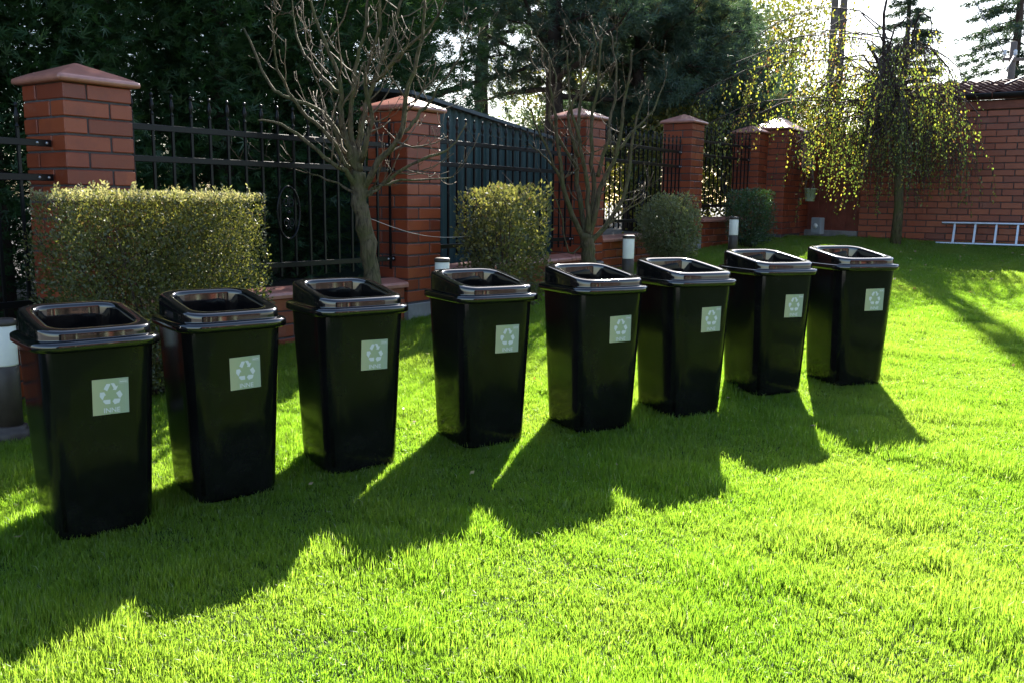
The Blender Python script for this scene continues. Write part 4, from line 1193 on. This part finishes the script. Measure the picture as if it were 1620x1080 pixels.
# ------------------------------------------------------------------ weeping birch
def birch(seed=81):
    r_ = random.Random(seed); rg = np.random.default_rng(seed)
    bs = at(1416, 392, 11.1); bs.z = gz(bs.x, bs.y)
    e = empty('weeping_birch', bs - Vector((0, 0, .02)), 0, 'weeping birch with hanging yellow-green leafy strands in front of the garage', 'tree')
    b = MB(); b.tube([(0, 0, -.03), (.01, 0, .5), (-.03, .02, 1.1), (-.06, 0, 1.4), (-.12, 0, 1.8)], [.07, .055, .05, .045, .04], 9); b.build('trunk', BARK, e)
    top = Vector((-.12, 0, 1.8)); lb = MB(); sb = MB()
    P = []; D = []; Rn = []
    # crooked upper stems
    ups = [[top, top + Vector((-.05, 0, .25)), top + Vector((-.18, .02, .5)), top + Vector((-.22, 0, .95)), top + Vector((-.16, 0, 1.4))], [top + Vector((-.05, 0, .2)), top + Vector((-.28, -.05, .42)), top + Vector((-.42, -.05, .62))],
           [top, top + Vector((.15, .05, .2)), top + Vector((.35, .05, .25))]]
    for q in ups: lb.tube(q, [.035 * (1 - .7*k/(len(q)-1)) for k in range(len(q))], 6)
    arms = []
    for i in range(44):
        a = i * 2.399 + r_.uniform(-.3, .3); ln = r_.choice((.35, .55, .75, .95, 1.1)) * r_.uniform(.8, 1.15) * (.88 if math.cos(a) > 0 else 1.08); rise = r_.choice((-.05, .1, .3, .45, .75)) * r_.uniform(.7, 1.2)
        st = top + Vector((r_.uniform(-.2, .05), r_.uniform(-.05, .05), r_.uniform(-.45, .40)))
        arms.append((st, a, ln, rise))
    for k in range(12):
        arms.append((top + Vector((-.1, r_.uniform(-.1, .1), r_.uniform(-.25, .75))), math.pi * r_.uniform(.93, 1.17), r_.uniform(.9, 2.5), r_.uniform(-.05, .45)))
    for ai, (st, a, ln, rise) in enumerate(arms):
        long_ = ai >= 44
        d = Vector((math.cos(a), math.sin(a), 0)); pts = []
        for k in range(9):
            t = k/8
            pts.append(st + d * ln * t + Vector((0, 0, rise * math.sin(t * 2.4) - (.20 if long_ else .34) * t**2.4 * ln)) + Vector((r_.gauss(0, .02), r_.gauss(0, .02), r_.gauss(0, .02))))
        lb.tube(pts, [(.007 if long_ else .012) * (1 - .8*k/8) + .0025 for k in range(9)], 5, False)
        ns = int((12 + 14 * ln) * (1.0 if long_ else r_.choice((.4, .8, 1.2))))
        for s in range(ns):
            t = .2 + .8 * (s + r_.random()) / ns; k = min(int(t*8), 7); p = pts[k].lerp(pts[k+1], t*8 - k)
            floor = .18 + r_.uniform(0, .7)
            drop = r_.uniform(.35, 1.0) * (p.z - floor) if not long_ else r_.choice((.12, .2, .35, .6)) * r_.uniform(.7, 1.3)
            if drop < .1: continue
            m = 7; sp = [p]; dr = Vector((d.x * .35 + r_.gauss(0, .25), d.y * .35 + r_.gauss(0, .25), -.35))
            for q in range(m):
                dr = (dr + Vector((r_.gauss(0, .10), r_.gauss(0, .10), -.35))).normalized(); sp.append(sp[-1] + dr * drop / m)
            sb.tube(sp, [.0040 - .00035*q for q in range(m+1)], 3, False)
            nl = int(drop * (25 if long_ else 21) * r_.choice((.1, .35, .8, 1.4)))
            warm = r_.gauss(.50, .2) + (.15 if long_ else 0)
            for q in range(nl):
                f = (q + r_.random()) / max(nl, 1); f = .08 + .92*f; k = min(int(f*m), m-1); c = sp[k].lerp(sp[k+1], f*m - k)
                P.append((c.x + r_.gauss(0, .012), c.y + r_.gauss(0, .012), c.z)); D.append((r_.gauss(0, .55), r_.gauss(0, .55), -1.0)); Rn.append(min(1, max(0, r_.gauss(warm, .18))))
    lb.build('limbs', BIRCHBARK, e); sb.build('strands', BIRCHBARK, e)
    P = np.array(P); D = unit(np.array(D)); n = len(P)
    Vv = leaf_quads(P, D, rg.normal(0, 1, (n, 3)), rg.uniform(.020, .042, n), rg.uniform(.013, .028, n), .1)
    link('crown', np_mesh('crown', Vv, 4, np.array(Rn), BIRCH_L), e)
    print('birch leaves', n)
birch()

# ------------------------------------------------------------------ grass blades: tufts instanced over the lawn inside one object
def grass():
    rg = np.random.default_rng(5)
    VV = []; FF = []; RN = []; TID = []
    def tuft(tid, nb, rad, h0, h1, w):
        for i in range(nb):
            a = rg.uniform(0, 6.283); r = rad * math.sqrt(rg.random()); x, y = r*math.cos(a), r*math.sin(a)
            h = rg.uniform(h0, h1); b_ = rg.uniform(0, 6.283); lean = abs(rg.normal(0, .42)) * h
            fa = rg.uniform(0, 6.283); sx, sy = math.cos(fa)*w*.5, math.sin(fa)*w*.5
            dx, dy = math.cos(b_)*lean, math.sin(b_)*lean
            k = len(VV)
            VV.extend([(x - sx, y - sy, -.004), (x + sx, y + sy, -.004), (x + dx*.4 + sx*.8, y + dy*.4 + sy*.8, h*.6), (x + dx*.4 - sx*.8, y + dy*.4 - sy*.8, h*.6), (x + dx*1.15, y + dy*1.15, h * (1 - .25*min(1, lean/h)))])
            FF.append((k, k+1, k+2, k+3)); FF.append((k+3, k+2, k+4))
            q = float(np.clip(rg.normal(.48, .22), 0, .93)) if rg.random() > .014 else float(rg.uniform(.94, 1))
            RN.extend([q]*5); TID.extend([tid]*2)
    NT = 10
    for t in range(NT - 3): tuft(t, 92, .042, .010, .022, .0021)
    for t in range(NT - 3, NT): tuft(t, 92, .042, .015, .031, .0023)
    # tuft spots
    pts = []; sc = []
    def spots(y0, y1, step, s):
        y = y0
        while y < y1:
            xl = -.62*y - .9; xr = .62*y + 1.0
            x = xl
            while x < xr:
                px = x + rg.uniform(-.5, .5)*step; py = y + rg.uniform(-.5, .5)*step
                x += step
                if not in_lawn(px, py): continue
                pts.append((px, py, gz(px, py))); sc.append(s * rg.uniform(.8, 1.25))
            y += step
    spots(1.3, 5.2, .036, 1.0); spots(5.2, 8.2, .046, 1.2); spots(8.2, 12.6, .064, 1.55)
    # clumps: bunches where the grass is longer, thin spots where it is shorter
    pa = np.array(pts)
    f = np.sin(pa[:,0]*5.1 + 1.3*np.sin(pa[:,1]*3.7)) * np.sin(pa[:,1]*4.3 + 1.1*np.sin(pa[:,0]*2.9 + 1)) + .6*np.sin(pa[:,0]*13 + pa[:,1]*7) * np.sin(pa[:,1]*11 - pa[:,0]*5)
    sc = np.array(sc)
    n0 = len(VV)
    VV.extend(pts)
    me = bpy.data.meshes.new('grass'); me.from_pydata(VV, [], FF)
    a = me.attributes.new('rnd', 'FLOAT', 'POINT'); a.data.foreach_set('value', np.array(RN + [0.0]*len(pts), np.float32))
    a = me.attributes.new('spot', 'BOOLEAN', 'POINT'); a.data.foreach_set('value', np.array([False]*n0 + [True]*len(pts)))
    a = me.attributes.new('tid', 'INT', 'FACE'); a.data.foreach_set('value', np.array(TID, np.int32))
    a = me.attributes.new('pick', 'INT', 'POINT'); a.data.foreach_set('value', np.concatenate([np.zeros(n0), np.where(f > .45, rg.integers(NT-3, NT, len(pts)), rg.integers(0, NT-2, len(pts)))]).astype(np.int32))
    a = me.attributes.new('spin', 'FLOAT_VECTOR', 'POINT')
    sp = np.zeros((n0 + len(pts), 3), np.float32); sp[n0:, 2] = rg.uniform(0, 6.283, len(pts)); sp[n0:, 0] = rg.normal(0, .10, len(pts)); sp[n0:, 1] = rg.normal(0, .10, len(pts)); a.data.foreach_set('vector', sp.ravel())
    a = me.attributes.new('size', 'FLOAT_VECTOR', 'POINT')
    hz = sc * np.clip(1 + .34*f, .5, 1.7) * np.clip(1.5/sc**1.2, .55, 1.2)
    sz = np.ones((n0 + len(pts), 3), np.float32); sz[n0:, 0] = sc; sz[n0:, 1] = sc; sz[n0:, 2] = hz; a.data.foreach_set('vector', sz.ravel())
    me.materials.append(GRASS)
    o = link('grass', me)
    tag(o, 'short bright green lawn grass around the black bins', 'grass', kind='stuff')
    g = bpy.data.node_groups.new('grass_scatter', 'GeometryNodeTree')
    g.interface.new_socket('Geometry', in_out='INPUT', socket_type='NodeSocketGeometry'); g.interface.new_socket('Geometry', in_out='OUTPUT', socket_type='NodeSocketGeometry')
    N = g.nodes; Lk = g.links
    gi = N.new('NodeGroupInput'); go = N.new('NodeGroupOutput')
    def attr(nm, ty):
        x = N.new('GeometryNodeInputNamedAttribute'); x.data_type = ty; x.inputs['Name'].default_value = nm
        return x.outputs[0]
    sep = N.new('GeometryNodeSeparateGeometry'); sep.domain = 'POINT'; Lk.new(gi.outputs[0], sep.inputs[0]); Lk.new(attr('spot', 'BOOLEAN'), sep.inputs['Selection'])
    spl = N.new('GeometryNodeSplitToInstances'); spl.domain = 'FACE'; Lk.new(sep.outputs[1], spl.inputs[0]); Lk.new(attr('tid', 'INT'), spl.inputs['Group ID'])
    m2p = N.new('GeometryNodeMeshToPoints'); Lk.new(sep.outputs[0], m2p.inputs[0])
    iop = N.new('GeometryNodeInstanceOnPoints'); Lk.new(m2p.outputs[0], iop.inputs['Points']); Lk.new(spl.outputs[0], iop.inputs['Instance'])
    iop.inputs['Pick Instance'].default_value = True
    Lk.new(attr('pick', 'INT'), iop.inputs['Instance Index']); 
    e2r = N.new('FunctionNodeEulerToRotation'); Lk.new(attr('spin', 'FLOAT_VECTOR'), e2r.inputs[0]); Lk.new(e2r.outputs[0], iop.inputs['Rotation']); Lk.new(attr('size', 'FLOAT_VECTOR'), iop.inputs['Scale'])
    Lk.new(iop.outputs[0], go.inputs[0])
    md = o.modifiers.new('scatter', 'NODES'); md.node_group = g
    print('tufts', len(pts))
grass()

# fallen leaves scattered on the far lawn
rg = np.random.default_rng(9); P = []
while len(P) < 230:
    x, y = (rg.uniform(2.2, 8.5), rg.uniform(7.0, 11.8)) if len(P) < 170 else (rg.uniform(-2, 5), rg.uniform(2.2, 7.5))
    if in_lawn(x, y): P.append((x, y, gz(x, y) + .028 + rg.uniform(0, .012)))
P = np.array(P); n = len(P)
Vv = leaf_quads(P, unit(np.stack([rg.normal(0, 1, n), rg.normal(0, 1, n), rg.normal(0, .25, n)], 1)), np.stack([rg.normal(0, 1, n), rg.normal(0, 1, n), rg.normal(0, .2, n)], 1), np.where(np.arange(n) < 170, 1, .55) * rg.uniform(.03, .05, n), np.where(np.arange(n) < 170, 1, .5) * rg.uniform(.025, .038, n), .12)
fo = link('fallen_leaves', np_mesh('fallen_leaves', Vv, 4, rg.random(n), FALLEN))
tag(fo, 'pale fallen leaves scattered over the lawn, mostly by the garage', 'leaves', kind='stuff')
